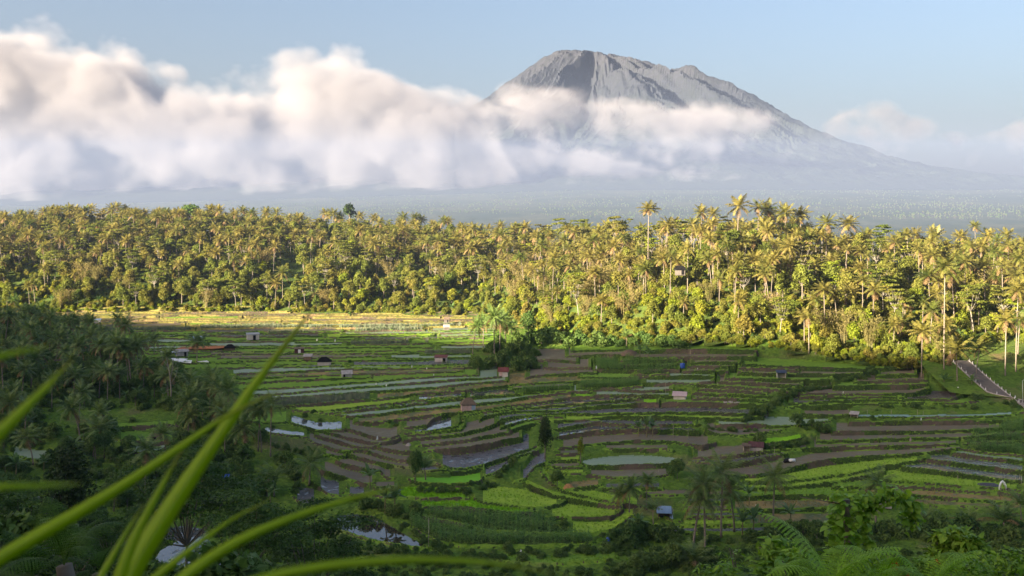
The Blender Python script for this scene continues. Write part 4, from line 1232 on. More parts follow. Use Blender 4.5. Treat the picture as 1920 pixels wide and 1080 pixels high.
for k, L in rest.items():
    for x, y, u, tt in L:
        P_.append((x, y, float(zb(u, y)) - .15))
        if k == 'palm': I_.append(int(RNG.integers(0, 4))); S_.append(RNG.uniform(.7, 1.05))
        elif k == 'bush': I_.append(11 + int(RNG.integers(0, 4))); S_.append(RNG.uniform(.7, 1.2))
        else: I_.append(4 + int(RNG.integers(0, 7))); S_.append(RNG.uniform(.6, .95))
scatter('forest_mass', P_, RNG.uniform(0, 6.28, len(P_)), S_, MASS_PALM + MASS_TREE + MASS_BUSH, I_, label='remaining crowded palms and trees of the sunlit forest')
FAR_MASS = [join_pair('far_palm_%d' % i, PALM_TRUNKS[i][0], PALM_CROWNS_D[i], PALM_TRUNKS[i][1]) for i in range(3)] + [join_pair('far_tree_%d' % i, *T_BROAD_D[i]) for i in range(3)]
P_ = []; S_ = []; I_ = []
n = 0
while n < 3800:
    y = 4200 + 3500 * RNG.random() ** 1.2; u = RNG.uniform(-60, 1980)
    if y < y_base(u) + hill_len(u) * 1.25: continue
    x = (u - CU) * y / F
    if vnoise(x / 260., y / 200., 97) > .56: continue
    P_.append((x, y, float(zb(u, y)) - .3 + (5 * (float(fbm(x / 60., y / 60., 41, 3)) - .4) * float(sstep(760, 1100, y)) if y > 760 else 0))); S_.append(RNG.uniform(.6, 1.1)); I_.append(int(RNG.integers(0, 11))); n += 1
scatter('plain_trees', P_, RNG.uniform(0, 6.28, n), S_, FAR_MASS, np.array(I_) % len(FAR_MASS), label='far palms and trees dotted over the hazy plain')
# undergrowth on the forest floor
P_ = []
while len(P_) < 6500:
    u = RNG.uniform(-40, 1970); tt = RNG.random() ** 1.4 * 1.1; y = float(y_base(u)) + tt * float(hill_len(u)) + 1
    if u > 1795 and tt < .2: continue
    if 505 < u < 600 and .10 < tt < .46 and RNG.random() < .8: continue
    P_.append(((u - CU) * y / F, y, float(zb(u, y)) - .25))
scatter('undergrowth', P_, RNG.uniform(0, 6.28, len(P_)), RNG.uniform(.25, .75, len(P_)), MASS_BUSH, label='low undergrowth covering the floor of the sunlit forest')
# ------------------------------------------------------------------ grass and crops on the terraces
def blade_tuft(name, n, h, w, spread, mat, seed, lean=.35):
    rs = np.random.default_rng(seed); V = []; Q = []
    for i in range(n):
        a = rs.uniform(0, 6.28); b0 = np.array([math.cos(a), math.sin(a), 0]) * spread * rs.random() ** .5; az = rs.uniform(0, 6.28)
        hh = h * rs.uniform(.6, 1.15); d = np.array([math.cos(az), math.sin(az), 0]) * hh * lean * rs.uniform(.3, 1.4); s = np.array([-math.sin(az + .6), math.cos(az + .6), 0]) * w
        m = b0 + d * .35 + (0, 0, hh * .6); e = b0 + d + (0, 0, hh)
        k = len(V); V += [b0 - s, b0 + s, m + s * .8, m - s * .8, e + s * .15, e - s * .15]; Q += [(k, k + 1, k + 2, k + 3), (k + 3, k + 2, k + 4, k + 5)]
    return np_mesh(name, V, Q, mat)
TUFTS = [blade_tuft('grass_tuft_%d' % i, 9, h, .035, .3, M_GRASS, i, .6) for i, h in enumerate((.38, .55, .75, .45))]
RICE = [blade_tuft('rice_tuft_%d' % i, 10, .5, .025, .22, M_RICE, 20 + i, .25) for i in range(2)]

bq = q[bank]; bc = VALL[bq].mean(1)
bv = HZ - F * bc[:, 2] / bc[:, 1]; bu = CU + F * bc[:, 0] / bc[:, 1]
soft_face = SOFT.ravel()[bq].any(1)
dA = np.linalg.norm(np.cross(VALL[bq[:, 2]] - VALL[bq[:, 0]], VALL[bq[:, 3]] - VALL[bq[:, 1]]), axis=1) * .5
wgt = dA * np.where(soft_face, 2.0, .35) * np.interp(bc[:, 1], [150, 260, 400, 512], [1, .8, .3, .12]) * np.where((mi == 1), .3, 1.0)
pick = RNG.choice(len(bq), 34000, p=wgt / wgt.sum())
r1, r2 = RNG.random((2, len(pick), 1))
Pq = VALL[bq[pick]]
Pt = Pq[:, 0] * (1 - r1) * (1 - r2) + Pq[:, 1] * r1 * (1 - r2) + Pq[:, 2] * r1 * r2 + Pq[:, 3] * (1 - r1) * r2
Pt[:, 2] -= .05
sct = RNG.uniform(.28, .62, len(pick)) * np.interp(vnoise(Pt[:, 0] / 9, Pt[:, 1] / 9, 133), [.3, .8], [.7, 1.5])
scatter('bank_grass', Pt, RNG.uniform(0, 6.28, len(pick)), sct, TUFTS, label='rough grass along the rims and banks of the terraces')

def field_points(types, dens, ymax=999, jit=True, only=None):
    out = []
    for k, (t, p, md) in enumerate(LN):
        if t not in types or (only and not only(p)): continue
        f = q[keep & (face_id == k)]
        if not len(f): continue
        Pq = VALL[f]; cy = Pq[:, 0, 1]; f = f[cy < ymax]; Pq = VALL[f]
        if not len(f): continue
        A_ = np.linalg.norm(np.cross(Pq[:, 2] - Pq[:, 0], Pq[:, 3] - Pq[:, 1]), axis=1) * .5
        n_ = int(A_.sum() * dens)
        if n_ < 1: continue
        pk = RNG.choice(len(f), n_, p=A_ / A_.sum()); a, b = RNG.random((2, n_, 1)); c = Pq[pk]
        out.append(c[:, 0] * (1 - a) * (1 - b) + c[:, 1] * a * (1 - b) + c[:, 2] * a * b + c[:, 3] * (1 - a) * b)
    return np.concatenate(out)
pr = field_points('B', 5, 235)
scatter('rice_plants', pr, RNG.uniform(0, 6.28, len(pr)), RNG.uniform(.6, 1.1, len(pr)), RICE, label='bright young rice standing in the near fields')
pg = field_points('LG', 1.6, 230)
scatter('field_grass', pg, RNG.uniform(0, 6.28, len(pg)), RNG.uniform(.35, .7, len(pg)), TUFTS[:2] + RICE[:1], label='short rice and grass growing in the near fields')

def corn_mesh(seed, H=1.9):
    rs = random.Random(seed); mb = MB(); V = []; Q = []
    mb_pts = [(0, 0, 0), (0, 0, H)]
    V = [(-.025, 0, 0), (.025, 0, 0), (.01, 0, H), (-.01, 0, H)]; Q = [(0, 1, 2, 3)]
    for k in range(9):
        az = k * 2.6 + rs.uniform(-.4, .4); z = H * (.15 + .75 * k / 9); L = rs.uniform(.6, .9); w = .055; pts = []
        for i, t in enumerate((0, .35, .7, 1)):
            r_ = L * t * .85; zz = z + L * (.75 * t - .95 * t * t); ww = w * (1, 1.1, .8, .1)[i]
            c = np.array([math.cos(az) * r_, math.sin(az) * r_, zz]); s = np.array([-math.sin(az), math.cos(az), 0]) * ww
            b = len(V); V += [tuple(c - s), tuple(c + s)]
            if i: Q.append((b - 2, b - 1, b + 1, b))
    return np_mesh('corn_plant_%d' % seed, V, Q, M_CORN)
CORN = [corn_mesh(i) for i in range(3)]
pc = field_points('C', 2.6)
# rows: snap to drills across the slope
pc[:, 0] = np.where(RNG.random(len(pc)) < .85, np.round(pc[:, 0] / .8) * .8 + RNG.normal(0, .07, len(pc)), pc[:, 0])
scatter('corn_plants', pc, RNG.uniform(0, 6.28, len(pc)), RNG.uniform(.75, 1.15, len(pc)), CORN, label='rows of leafy green corn on the terrace plots')
M_STUB = mat_leaf('stubble', (.26, .2, .08), (.34, .26, .10), (.2, .19, .08), .2, .8, .1, .5)
STUB = [blade_tuft('stubble_tuft_%d' % i, 7, .42, .03, .16, M_STUB, 50 + i, .3) for i in range(2)]
ps_ = field_points('Y', 1.1, 330); ps_ = ps_[vnoise(ps_[:, 0] / 5, ps_[:, 1] / 4, 77) > .5]
scatter('stubble', ps_, RNG.uniform(0, 6.28, len(ps_)), RNG.uniform(.7, 1.2, len(ps_)), STUB, label='golden rice stubble left standing in wet fields')
M_PST = mat_leaf('grey_stalks', (.16, .19, .12), (.2, .21, .15), (.14, .19, .1), .2, .7, .1, .5)
pp = field_points('P', 2.2)
scatter('dry_crop', pp, RNG.uniform(0, 6.28, len(pp)), RNG.uniform(1.6, 2.4, len(pp)), [blade_tuft('stalk_tuft', 6, .6, .03, .15, M_PST, 60, .12)], label='grey green stalks of a standing crop')

# ------------------------------------------------------------------ palms and trees standing in the shaded valley
FROND = []
for i, dr in enumerate((.55, .85, 1.15, 1.45)):
    v, f = frond_geo(4.6, 0.0, dr, 26, random.Random(40 + i), .10, .25, .55)
    FROND.append(np_mesh('frond_%d' % i, v, f, M_PALMD)); FROND.append(np_mesh('dry_frond_%d' % i, v, f, M_DRY))
def fronds(root, top, s, n, young):
    rs = random.Random(int(top[2] * 100) + n)
    for az, el, dr, q_ in frond_angles(n, rs, young):
        i = min(3, max(0, int(round((dr - .55) / .3))))
        dry = q_ > .88 and rs.random() < .6
        o = link('frond', FROND[2 * i + (1 if dry else 0)], root, top, (0, -el, az), s * rs.uniform(.85, 1.1))
        if dry: o['label'] = 'drooping dry brown frond'

GP = dict(group='coconut palms of the shaded valley')
def vpalm(u, vb, vc, label, s=1.0, ti=0, near=False, young=False, n=24, y=None):
    """palm rooted where the photograph shows its foot (u, vb), crown centre at row vc"""
    p = gz(u, vb) if y is None else np.array([(u - CU) * y / F, y, ground_z((u - CU) * y / F, y)])
    H = max(1.2, (HZ - vc) * p[1] / F - p[2])
    o = palm('coconut_palm', p - (0, 0, .1), H, s, 0.0, ti, int(RNG.integers(0, 2 if young else 3)), PALM_CROWNS_Y if young else PALM_CROWNS_D, frond_mode=(n, young) if near else None, **GP)
    o['label'] = label; return o
# on the knoll in the middle
vpalm(886, 664, 611, 'slim palm leaning left of the knoll palms, first of the row', .85, 3)
vpalm(906, 652, 604, 'palm behind the knoll, second of its row', .85, 0)
vpalm(927, 678, 594, 'tallest palm on the dark knoll in mid valley', 1.0, 5)
vpalm(937, 662, 600, 'palm right beside the tallest knoll palm', .95, 0)
vpalm(949, 656, 604, 'knoll palm with an outstretched crown, next to last on the right', 1.0, 2)
vpalm(958, 650, 612, 'last palm on the right of the knoll row', .85, 0)
# left row against the fields
for k, (u, vb, vc, s) in enumerate([(185, 690, 640, .8), (209, 698, 636, .9), (226, 702, 656, .85), (243, 706, 652, .85), (264, 708, 640, 1.0), (289, 664, 636, .8), (369, 680, 640, 1.05)]):
    vpalm(u, vb, vc, ['palm with white trunk at left end of the field-edge row', 'tall palm second in the field-edge row', 'third palm of the field-edge row, low crown', 'fourth palm of the field-edge row',
                      'tall broad-crowned palm fifth in the field-edge row', 'small palm standing apart in the field beyond the row', 'dark palm standing by the orange plot'][k], s, (0, 1, 4, 2, 0, 5, 0)[k])
vpalm(393, 768, 712, 'bushy palm with golden fruit above the left strip fields', 1.25, 0, True, n=26)
vpalm(403, 772, 722, 'palm crowded behind the bushy fruiting palm', 1.0, 5)
for k, (u, vb, vc, ti) in enumerate([(458, 832, 772, 0), (484, 846, 764, 4), (490, 848, 770, 2), (507, 856, 758, 0)]):
    vpalm(u, vb, vc, ['white stemmed palm at left end of the group of four', 'second palm in the group of four by the grey pond', 'third palm in the group of four, dark stem', 'tallest palm of the group of four by the grey pond'][k], .85, ti, k == 3)
vpalm(580, 905, 868, 'dark palm standing before the brown steps', 1.0, 0, True, n=22)
vpalm(514, 930, 900, 'low broad palm at the edge of the shaded wood', 1.0, 5, True, True, 16)
vpalm(798, 898, 878, 'short yellowish palm by the seed beds', .9, 5, True, True, 14)
vpalm(1450, 982, 893, 'lone palm with fat crown and white trunk among the lower fields', 1.0, 0, True, n=26)
vpalm(1642, 985, 905, 'lone palm with an upright spear behind the leafy arch', .95, 0, True, n=24)
vpalm(1300, 1032, 932, 'front palm of the cluster, with drooping crown', 1.15, 1, True, n=28)
vpalm(1322, 1036, 905, 'palm at the back left of the front cluster', 1.0, 5, True, n=24)
vpalm(1352, 1008, 885, 'tallest palm of the front cluster, upright spear leaves', 1.1, 0, True, n=26)
vpalm(1377, 1000, 920, 'right-hand palm of the front cluster', 1.0, 2, True, n=22)
vpalm(1306, 1066, 1052, 'stemless young palm at the bottom below the cluster', 1.1, 5, True, True, 16)
vpalm(1225, 985, 955, 'small palm above the teal roof', .6, 5, False, True)
vpalm(1180, 958, 915, 'thin palm left of the round dark bush', .6, 0)
vpalm(1163, 955, 925, 'thin short palm leftmost of the three by the stubble plots', .55, 5)
vpalm(1212, 957, 900, 'thin tall palm of the three by the stubble plots', .6, 0)
vpalm(1740, 992, 980, 'stemless young palm right of the leafy arch', .9, 5, True, True, 16, )
vpalm(1818, 1000, 985, 'stemless young palm between two others on the lower bank', .95, 5, True, True, 16)
vpalm(1885, 1005, 978, 'large young palm in front of the white draped frame', 1.15, 5, True, True, 18)
vpalm(1915, 975, 945, 'young palm with upright leaves at the right edge', .8, 5, True, True, 14)
vpalm(1175, 648, 632, 'small sunless palm in the dark hedge', .7, 5, False, True)

def vplant(name, pair, h0, u, vb, vtop, label, cat='tree', group=None, parts=('trunk', 'crown'), wide=1.0):
    p = gz(u, vb); s = max(.15, ((HZ - vtop) * p[1] / F - p[2]) / h0)
    o = plant(name, pair, p - (0, 0, .1), s, RNG.uniform(0, 6.28), cat, group, parts)
    if wide != 1.0: o.scale = (wide, wide, 1)
    o['label'] = label; return o
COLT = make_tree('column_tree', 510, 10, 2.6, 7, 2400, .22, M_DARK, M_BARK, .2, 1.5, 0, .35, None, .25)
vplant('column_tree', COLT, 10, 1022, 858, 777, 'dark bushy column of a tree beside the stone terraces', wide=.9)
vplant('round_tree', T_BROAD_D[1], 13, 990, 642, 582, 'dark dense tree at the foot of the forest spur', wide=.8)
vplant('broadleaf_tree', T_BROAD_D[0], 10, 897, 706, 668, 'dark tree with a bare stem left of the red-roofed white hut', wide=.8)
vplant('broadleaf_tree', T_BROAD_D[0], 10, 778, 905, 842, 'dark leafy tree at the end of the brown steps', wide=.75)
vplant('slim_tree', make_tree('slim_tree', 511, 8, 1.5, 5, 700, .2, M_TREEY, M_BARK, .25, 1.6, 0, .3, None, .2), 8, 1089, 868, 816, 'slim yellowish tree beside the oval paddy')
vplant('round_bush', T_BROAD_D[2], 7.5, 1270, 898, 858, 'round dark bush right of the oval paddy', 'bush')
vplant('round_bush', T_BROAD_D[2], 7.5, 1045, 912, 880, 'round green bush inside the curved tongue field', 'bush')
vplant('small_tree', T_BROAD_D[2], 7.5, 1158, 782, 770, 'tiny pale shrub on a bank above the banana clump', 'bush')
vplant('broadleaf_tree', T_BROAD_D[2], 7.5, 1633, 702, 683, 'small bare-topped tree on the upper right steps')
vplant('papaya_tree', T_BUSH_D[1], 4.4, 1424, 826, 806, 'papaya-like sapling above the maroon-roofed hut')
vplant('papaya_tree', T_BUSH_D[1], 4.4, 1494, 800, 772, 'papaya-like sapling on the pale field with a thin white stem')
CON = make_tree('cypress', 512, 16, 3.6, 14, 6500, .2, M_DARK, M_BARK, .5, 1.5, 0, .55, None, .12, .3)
def yplant(name, pair, h0, u, y, vtop, label, cat='tree', group=None, wide=1.0, parts=('trunk', 'crown')):
    x = (u - CU) * y / F; z = ground_z(x, y) - .2; s = max(.2, ((HZ - vtop) * y / F - z) / h0)
    o = plant(name, pair, (x, y, z), s, RNG.uniform(0, 6.28), cat, group, parts); o['label'] = label
    if wide != 1.0: o.scale = (wide, wide, 1)
    return o
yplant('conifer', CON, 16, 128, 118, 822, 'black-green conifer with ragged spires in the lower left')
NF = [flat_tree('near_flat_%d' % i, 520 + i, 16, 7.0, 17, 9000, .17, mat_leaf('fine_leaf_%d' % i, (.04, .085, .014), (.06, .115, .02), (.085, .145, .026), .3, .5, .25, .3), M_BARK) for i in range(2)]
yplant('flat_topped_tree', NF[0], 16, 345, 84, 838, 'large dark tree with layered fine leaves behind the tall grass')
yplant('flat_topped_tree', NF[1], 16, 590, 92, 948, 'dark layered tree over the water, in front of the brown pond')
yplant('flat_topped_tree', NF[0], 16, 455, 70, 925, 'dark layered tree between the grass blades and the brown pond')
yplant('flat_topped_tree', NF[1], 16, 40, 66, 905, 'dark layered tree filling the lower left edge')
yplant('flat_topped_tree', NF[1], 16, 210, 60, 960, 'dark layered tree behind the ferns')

# banana plants
def banana(u, vb, s, label, y=None):
    p = gz(u, vb); o = empty('banana_plant', p - (0, 0, .1), RNG.uniform(0, 6.28)); link('stem', BAN_STEM, o, scale=s)
    rs = random.Random(int(u * 3 + vb))
    for k in range(9):
        link('leaf', BAN_LEAF[min(2, k // 3)], o, (.05 * s, 0, 2.35 * s), (0, rs.uniform(-.2, .2), k * 2.4 + rs.uniform(-.3, .3)), s * rs.uniform(.8, 1.1))
    return tag(o, label, 'banana plant', 'banana plants in the shaded valley')
for k, (u, v, s, lb) in enumerate([(1197, 815, 1.0, 'banana plant leftmost of the clump on the mid terrace'), (1213, 817, 1.25, 'tallest banana plant of the clump on the mid terrace'), (1224, 815, 1.1, 'banana plant rightmost of the clump on the mid terrace'),
                                   (722, 962, 1.3, 'banana plant leftmost of the pair beside the brown pond'), (740, 960, 1.3, 'banana plant rightmost of the pair beside the brown pond'), (694, 915, 1.2, 'banana plant alone at the foot of the brown steps'),
                                   (1483, 988, 1.1, 'lone young banana plant on the tan bank'), (1405, 945, 1.0, 'banana plant left of the lone white-trunked palm'), (1413, 1002, 1.2, 'thick banana plant behind the heart-leaf bush'), (1392, 1005, 1.2, 'pale banana plant left of the thick one'),
                                   (1198, 1010, 1.2, 'banana plant on the tip of the tongue field'), (1500, 802, .9, 'dark banana plant on the pale field edge'), (1770, 722, 1.1, 'banana plant below the road, left one'), (1822, 727, 1.2, 'banana plant below the road, right one'),
                                   (1200, 672, 1.2, 'banana plant by the brown heap, left one'), (1215, 676, 1.2, 'banana plant by the brown heap, right one'), (30, 895, 1.3, 'banana plant at the lower left edge above the pond')]):
    banana(u, v, s, lb)

# shaded wood on the left
WZ = [(-99, 45, 'at left edge of shaded wood'), (45, 110, 'near left edge of shaded wood'), (110, 165, 'in shaded wood below golden terraces'), (165, 220, 'in shaded wood left of field-edge palms'), (220, 275, 'in shaded wood under field-edge palms'), (275, 330, 'in shaded wood below white sheets'), (330, 430, 'in shaded wood beside strip fields'), (430, 700, 'along stream side of shaded wood'), (700, 1400, 'on low bank along bottom'), (1400, 2100, 'on low bank at lower right')]
def wzone(u): return next(z for a, b, z in WZ if a <= u < b)
def wrow(v): return 'hindmost' if v < 645 else 'far back' if v < 690 else 'midway' if v < 770 else 'forward' if v < 860 else 'near water' if v < 960 else 'lowest'
BV = [600, 640, 700, 760, 800, 860, 920, 980, 1060]; BX = [40, 140, 325, 400, 425, 470, 500, 520, 560]
spots = []
for y0 in np.arange(163, 470, 5.0):
    for x0 in np.arange(-.53 * y0, -.2 * y0, 5.0):
        x = x0 + RNG.uniform(-2.2, 2.2); y = y0 + RNG.uniform(-2.2, 2.2); u = CU + F * x / y; z = ground_z(x, y); v = HZ - F * z / y
        if v > 1010 or v < 612 or u > np.interp(v, BV, BX) or u < -60: continue
        if 80 < u < 345 and 770 < v < 808: continue
        if 210 < u < 330 and 808 < v < 850: continue
        if 15 < u < 105 and 835 < v < 868: continue
        if 15 < u < 175 and 900 < v < 975: continue
        if 260 < u < 520 and v > 965: continue
        spots.append((x, y, z, u, v))
for x, y, z, u, v in spots:
    r = RNG.random(); rz = RNG.uniform(0, 6.28)
    row, zone = wrow(v), wzone(u)
    vis = (v - 600) / 1.0
    tall = 1.0 if v < 760 else .75
    if v > 840: pal, bro = .05, .28
    else: pal, bro = .26, .30
    if r < pal:
        H = RNG.uniform(7, 14) * tall; ti = int(RNG.integers(0, 6))
        o = palm('coconut_palm', (x, y, z - .1), H, RNG.uniform(.75, 1.0), rz, ti, int(RNG.integers(0, 3)), PALM_CROWNS_D, **GP); noun = ('leaning ' if ti in (1, 3) else '') + ('tall' if H > 11 else 'short') + ' dark palm'
    elif r < pal + bro:
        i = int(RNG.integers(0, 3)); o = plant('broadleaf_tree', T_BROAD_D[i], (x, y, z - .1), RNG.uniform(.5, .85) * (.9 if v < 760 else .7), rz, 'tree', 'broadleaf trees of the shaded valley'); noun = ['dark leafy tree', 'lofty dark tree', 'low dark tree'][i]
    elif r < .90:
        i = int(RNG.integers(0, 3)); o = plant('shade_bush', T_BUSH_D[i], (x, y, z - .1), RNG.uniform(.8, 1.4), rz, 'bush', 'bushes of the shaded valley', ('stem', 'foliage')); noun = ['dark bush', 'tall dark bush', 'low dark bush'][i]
    else:
        o = empty('banana_plant', (x, y, z - .1), rz); s = RNG.uniform(.9, 1.4); link('stem', BAN_STEM, o, scale=s); link('crown', BAN_CROWNS[int(RNG.integers(0, 3))], o, (.05 * s, 0, 2.35 * s), scale=s)
        tag(o, None, 'banana plant', 'banana plants in the shaded valley'); noun = 'shaded banana plant'
    pend(o, u, noun, row, zone)
BARE = MB(); BARE.tube([(0, 0, -.4), (.1, 0, 3), (-.2, .1, 6), (-.9, .1, 9.5)], [.16, .14, .1, .03], 6); BARE.tube([(-.1, .05, 5), (.3, 0, 7), (.5, .1, 9)], [.09, .06, .02], 5)
BARE.tube([(-.4, .1, 7.4), (-1.4, 0, 8.6), (-1.9, .2, 9.9)], [.06, .04, .015], 5); BARE.tube([(.3, 0, 7), (1.0, .2, 8.2), (1.5, .1, 8.9)], [.05, .03, .012], 5); BARE.tube([(.1, 0, 4.2), (1.0, .2, 6), (1.3, .2, 7.6)], [.06, .04, .015], 5)
p = gz(320, 762); o = empty('bare_tree', p); link('trunk', BARE.mesh('bare_trunk', M_WHITEBARK, True), o, scale=1.5); tag(o, 'bare white forked tree in the shaded wood', 'tree')

# dark bushes on the knoll, in hedges and along gullies
def bushes(poly, n, wid, smin, smax, noun, where, group='bushes of the shaded valley'):
    pts = np.array(poly, float)
    seg = np.concatenate([[0], np.cumsum(np.hypot(*np.diff(pts, axis=0).T))])
    for i in range(n):
        t = (i + RNG.uniform(.1, .9)) / n * seg[-1]; u = np.interp(t, seg, pts[:, 0]) + RNG.uniform(-3, 3); v = np.interp(t, seg, pts[:, 1]) + RNG.uniform(-wid, wid)
        p = gz(u, v); k = int(RNG.integers(0, 3))
        o = plant(noun.split()[-2] + '_bush' if noun.split()[-2] in ('hedge', 'gully', 'streamside', 'bank') else 'dense_bush', T_BUSH_D[k], p - (0, 0, .2), RNG.uniform(smin, smax), RNG.uniform(0, 6.28), 'bush', group, ('stem', 'foliage')); pend(o, u, noun, '', where)
bushes([(890, 690), (930, 684), (965, 690), (1005, 686)], 16, 5, .9, 1.5, 'dense bush', 'along front of dark knoll')
bushes([(915, 668), (960, 664), (1010, 660)], 16, 8, 1.0, 1.7, 'tall dense bush', 'behind front of dark knoll')
bushes([(960, 648), (1010, 642), (1050, 640)], 10, 4, 1.1, 1.8, 'dark bush', 'at back of dark knoll')
bushes([(1030, 642), (1120, 646)], 13, 4, .9, 1.5, 'hedge bush', 'in left part of dark hedge under forest')
bushes([(1120, 646), (1210, 646), (1290, 650)], 14, 4, .9, 1.5, 'hedge bush', 'in right part of dark hedge under forest')
bushes([(1395, 790), (1430, 775), (1460, 755)], 14, 4, .4, .8, 'gully bush', 'at lower end of gully through right steps')
bushes([(1460, 755), (1490, 738), (1530, 725)], 10, 4, .4, .8, 'gully bush', 'halfway up gully through right steps')
bushes([(1530, 725), (1580, 712), (1635, 700)], 10, 4, .4, .8, 'gully bush', 'at head of gully through right steps')
bushes([(1310, 800), (1345, 803), (1390, 806), (1420, 806)], 10, 2, .3, .5, 'low hedge bush', 'behind curved mud field')
bushes([(1430, 838), (1460, 842), (1500, 838), (1518, 830)], 12, 3, .4, .7, 'leafy bush', 'under bright trapezoid field')
bushes([(1518, 800), (1560, 806)], 5, 3, .4, .7, 'leafy bush', 'left of long purple field')
bushes([(680, 945), (720, 960), (760, 968), (790, 960)], 10, 4, .5, .9, 'streamside bush', 'above brown pond')
bushes([(780, 918), (830, 922), (880, 922)], 12, 3, .35, .6, 'low dark bush', 'under seed beds')
bushes([(905, 915), (925, 905), (950, 880), (968, 868)], 9, 3, .35, .6, 'low green bush', 'on curved bank by puddled fields')
bushes([(700, 1035), (800, 1045), (900, 1045), (1000, 1050), (1130, 1040)], 16, 4, .35, .6, 'low bush', 'below corn plots')
bushes([(1140, 1030), (1180, 1020), (1220, 1015), (1260, 1010)], 12, 8, .6, 1.1, 'dark bush', 'right of corn plots')
bushes([(1160, 1070), (1260, 1066), (1340, 1060)], 10, 5, .8, 1.2, 'dark bush', 'under front palm cluster')
bushes([(1300, 905), (1340, 910), (1390, 900)], 7, 5, .4, .8, 'dark bush', 'behind front palm cluster')
bushes([(1400, 1010), (1500, 1010), (1600, 1005), (1720, 1005)], 16, 5, .7, 1.1, 'dark bush', 'on low bank at right')
bushes([(1720, 1010), (1800, 1012), (1900, 1015)], 12, 5, .8, 1.2, 'dark bush', 'on low bank at far right')
bushes([(1800, 745), (1850, 752), (1900, 765)], 8, 5, .3, .6, 'low bush', 'on bank below road')
bushes([(430, 800), (500, 830), (560, 850), (600, 870)], 16, 8, .4, .8, 'bank bush', 'under group of four palms')
bushes([(520, 860), (550, 890), (560, 920)], 8, 8, .6, 1.0, 'bank bush', 'left of brown steps')
bushes([(1640, 768), (1700, 765), (1770, 765), (1840, 765)], 14, 3, .3, .5, 'low bush', 'on tall bank above teal sheet')

# low growth over the banks that carry no fields
lowm = [T_BUSH_D[0], T_BUSH_D[2]]; LOW = [join_pair('mass_shade_bush_%d' % i, *b) for i, b in enumerate(lowm)]
bare = (FID < 0) & ~SOFT & (YY < y_base(UU) - 2)
Vr = HZ - F * Z / YY
wl = bare * np.gradient(Y)[None, :] * YY * np.where(Vr > 985, 1.0, np.where((UU < 560) & (Vr > 600) & (UU < np.interp(Vr, BV, BX)), .55, .045)) * np.where(Vr > 1100, .2, 1)
wl *= np.where((UU > 80) & (UU < 345) & (Vr > 765) & (Vr < 850), .1, 1)
wl = wl.ravel(); pk = RNG.choice(len(wl), 3600, p=wl / wl.sum()); Pl = VALL[pk] + RNG.normal(0, .3, (len(pk), 3)) * (1, 1, 0); Pl[:, 2] -= .1
scatter('low_growth', Pl, RNG.uniform(0, 6.28, len(pk)), RNG.uniform(.16, .5, len(pk)), LOW, label='low tangled growth over the shaded banks')
# near hillside below the viewpoint
Ph = []
while len(Ph) < 1500:
    y = RNG.uniform(28, 150); x = RNG.uniform(-.6, .6) * y; Ph.append((x, y, float(hillside(x, y)) - .15))
Ph = np.array(Ph); scatter('hillside_growth', Ph, RNG.uniform(0, 6.28, len(Ph)), RNG.uniform(.3, .8, len(Ph)), LOW, label='dense growth on the hillside below the viewpoint')
# ------------------------------------------------------------------ huts, road and small things in the fields
MP = mat_plain
M_DIMW = MP('dimmed_plaster', (.14, .125, .11), .9, .1, .3, .8); M_WHITE = MP('white_plaster', (.42, .40, .37), .85, .2, .15, .8); M_GREYW = MP('grey_block', (.30, .29, .28), .9, .1, .25, 1.2)  # M_DIMW: white plaster darkened to hold back the glare of sunlit walls
M_WOOD = MP('old_wood', (.14, .105, .075), .9, .1, .3, 2); M_THATCH = MP('thatch', (.13, .10, .07), .95, .05, .35, 5)
M_TIN = MP('tin_roof', (.33, .33, .33), .6, .4, .15, 1, .2); M_PINK = MP('pink_tin', (.40, .31, .31), .6, .3, .12, 1)
M_MAROON = MP('maroon_tile', (.085, .04, .04), .8, .2, .25, 2); M_RED = MP('red_roof', (.15, .05, .045), .8, .2, .25, 2); M_NAVY = MP('dark_blue_roof', (.035, .05, .085), .7, .3, .2, 2)
M_BLUE = MP('blue_tarpaulin', (.02, .07, .32), .45, .4, .2, 1.5); M_PBLUE = MP('pale_blue_roof', (.21, .30, .41), .5, .4, .12, 1); M_HOLE = MP('dark_opening', (.012, .012, .012), .95, .05, .2)
M_CLOTH = MP('white_cloth', (.78, .78, .76), .8, .2, .06, 3); M_ORANGE = MP('orange_soil', (.36, .14, .055), .9, .1, .2, .4); M_PINKW = MP('pink_plaster', (.42, .30, .28), .9, .1, .25, 1.5)
M_POLE = MP('bamboo_pole', (.36, .32, .24), .8, .2, .2, 3); M_STONE = MP('pale_stone', (.34, .31, .28), .9, .1, .3, 1.5); M_BLACK = MP('black_cloth', (.015, .015, .018), .8, .2, .2, 2)
M_REDCH = MP('reddish_cloth', (.25, .06, .08), .8, .1, .2, 2)

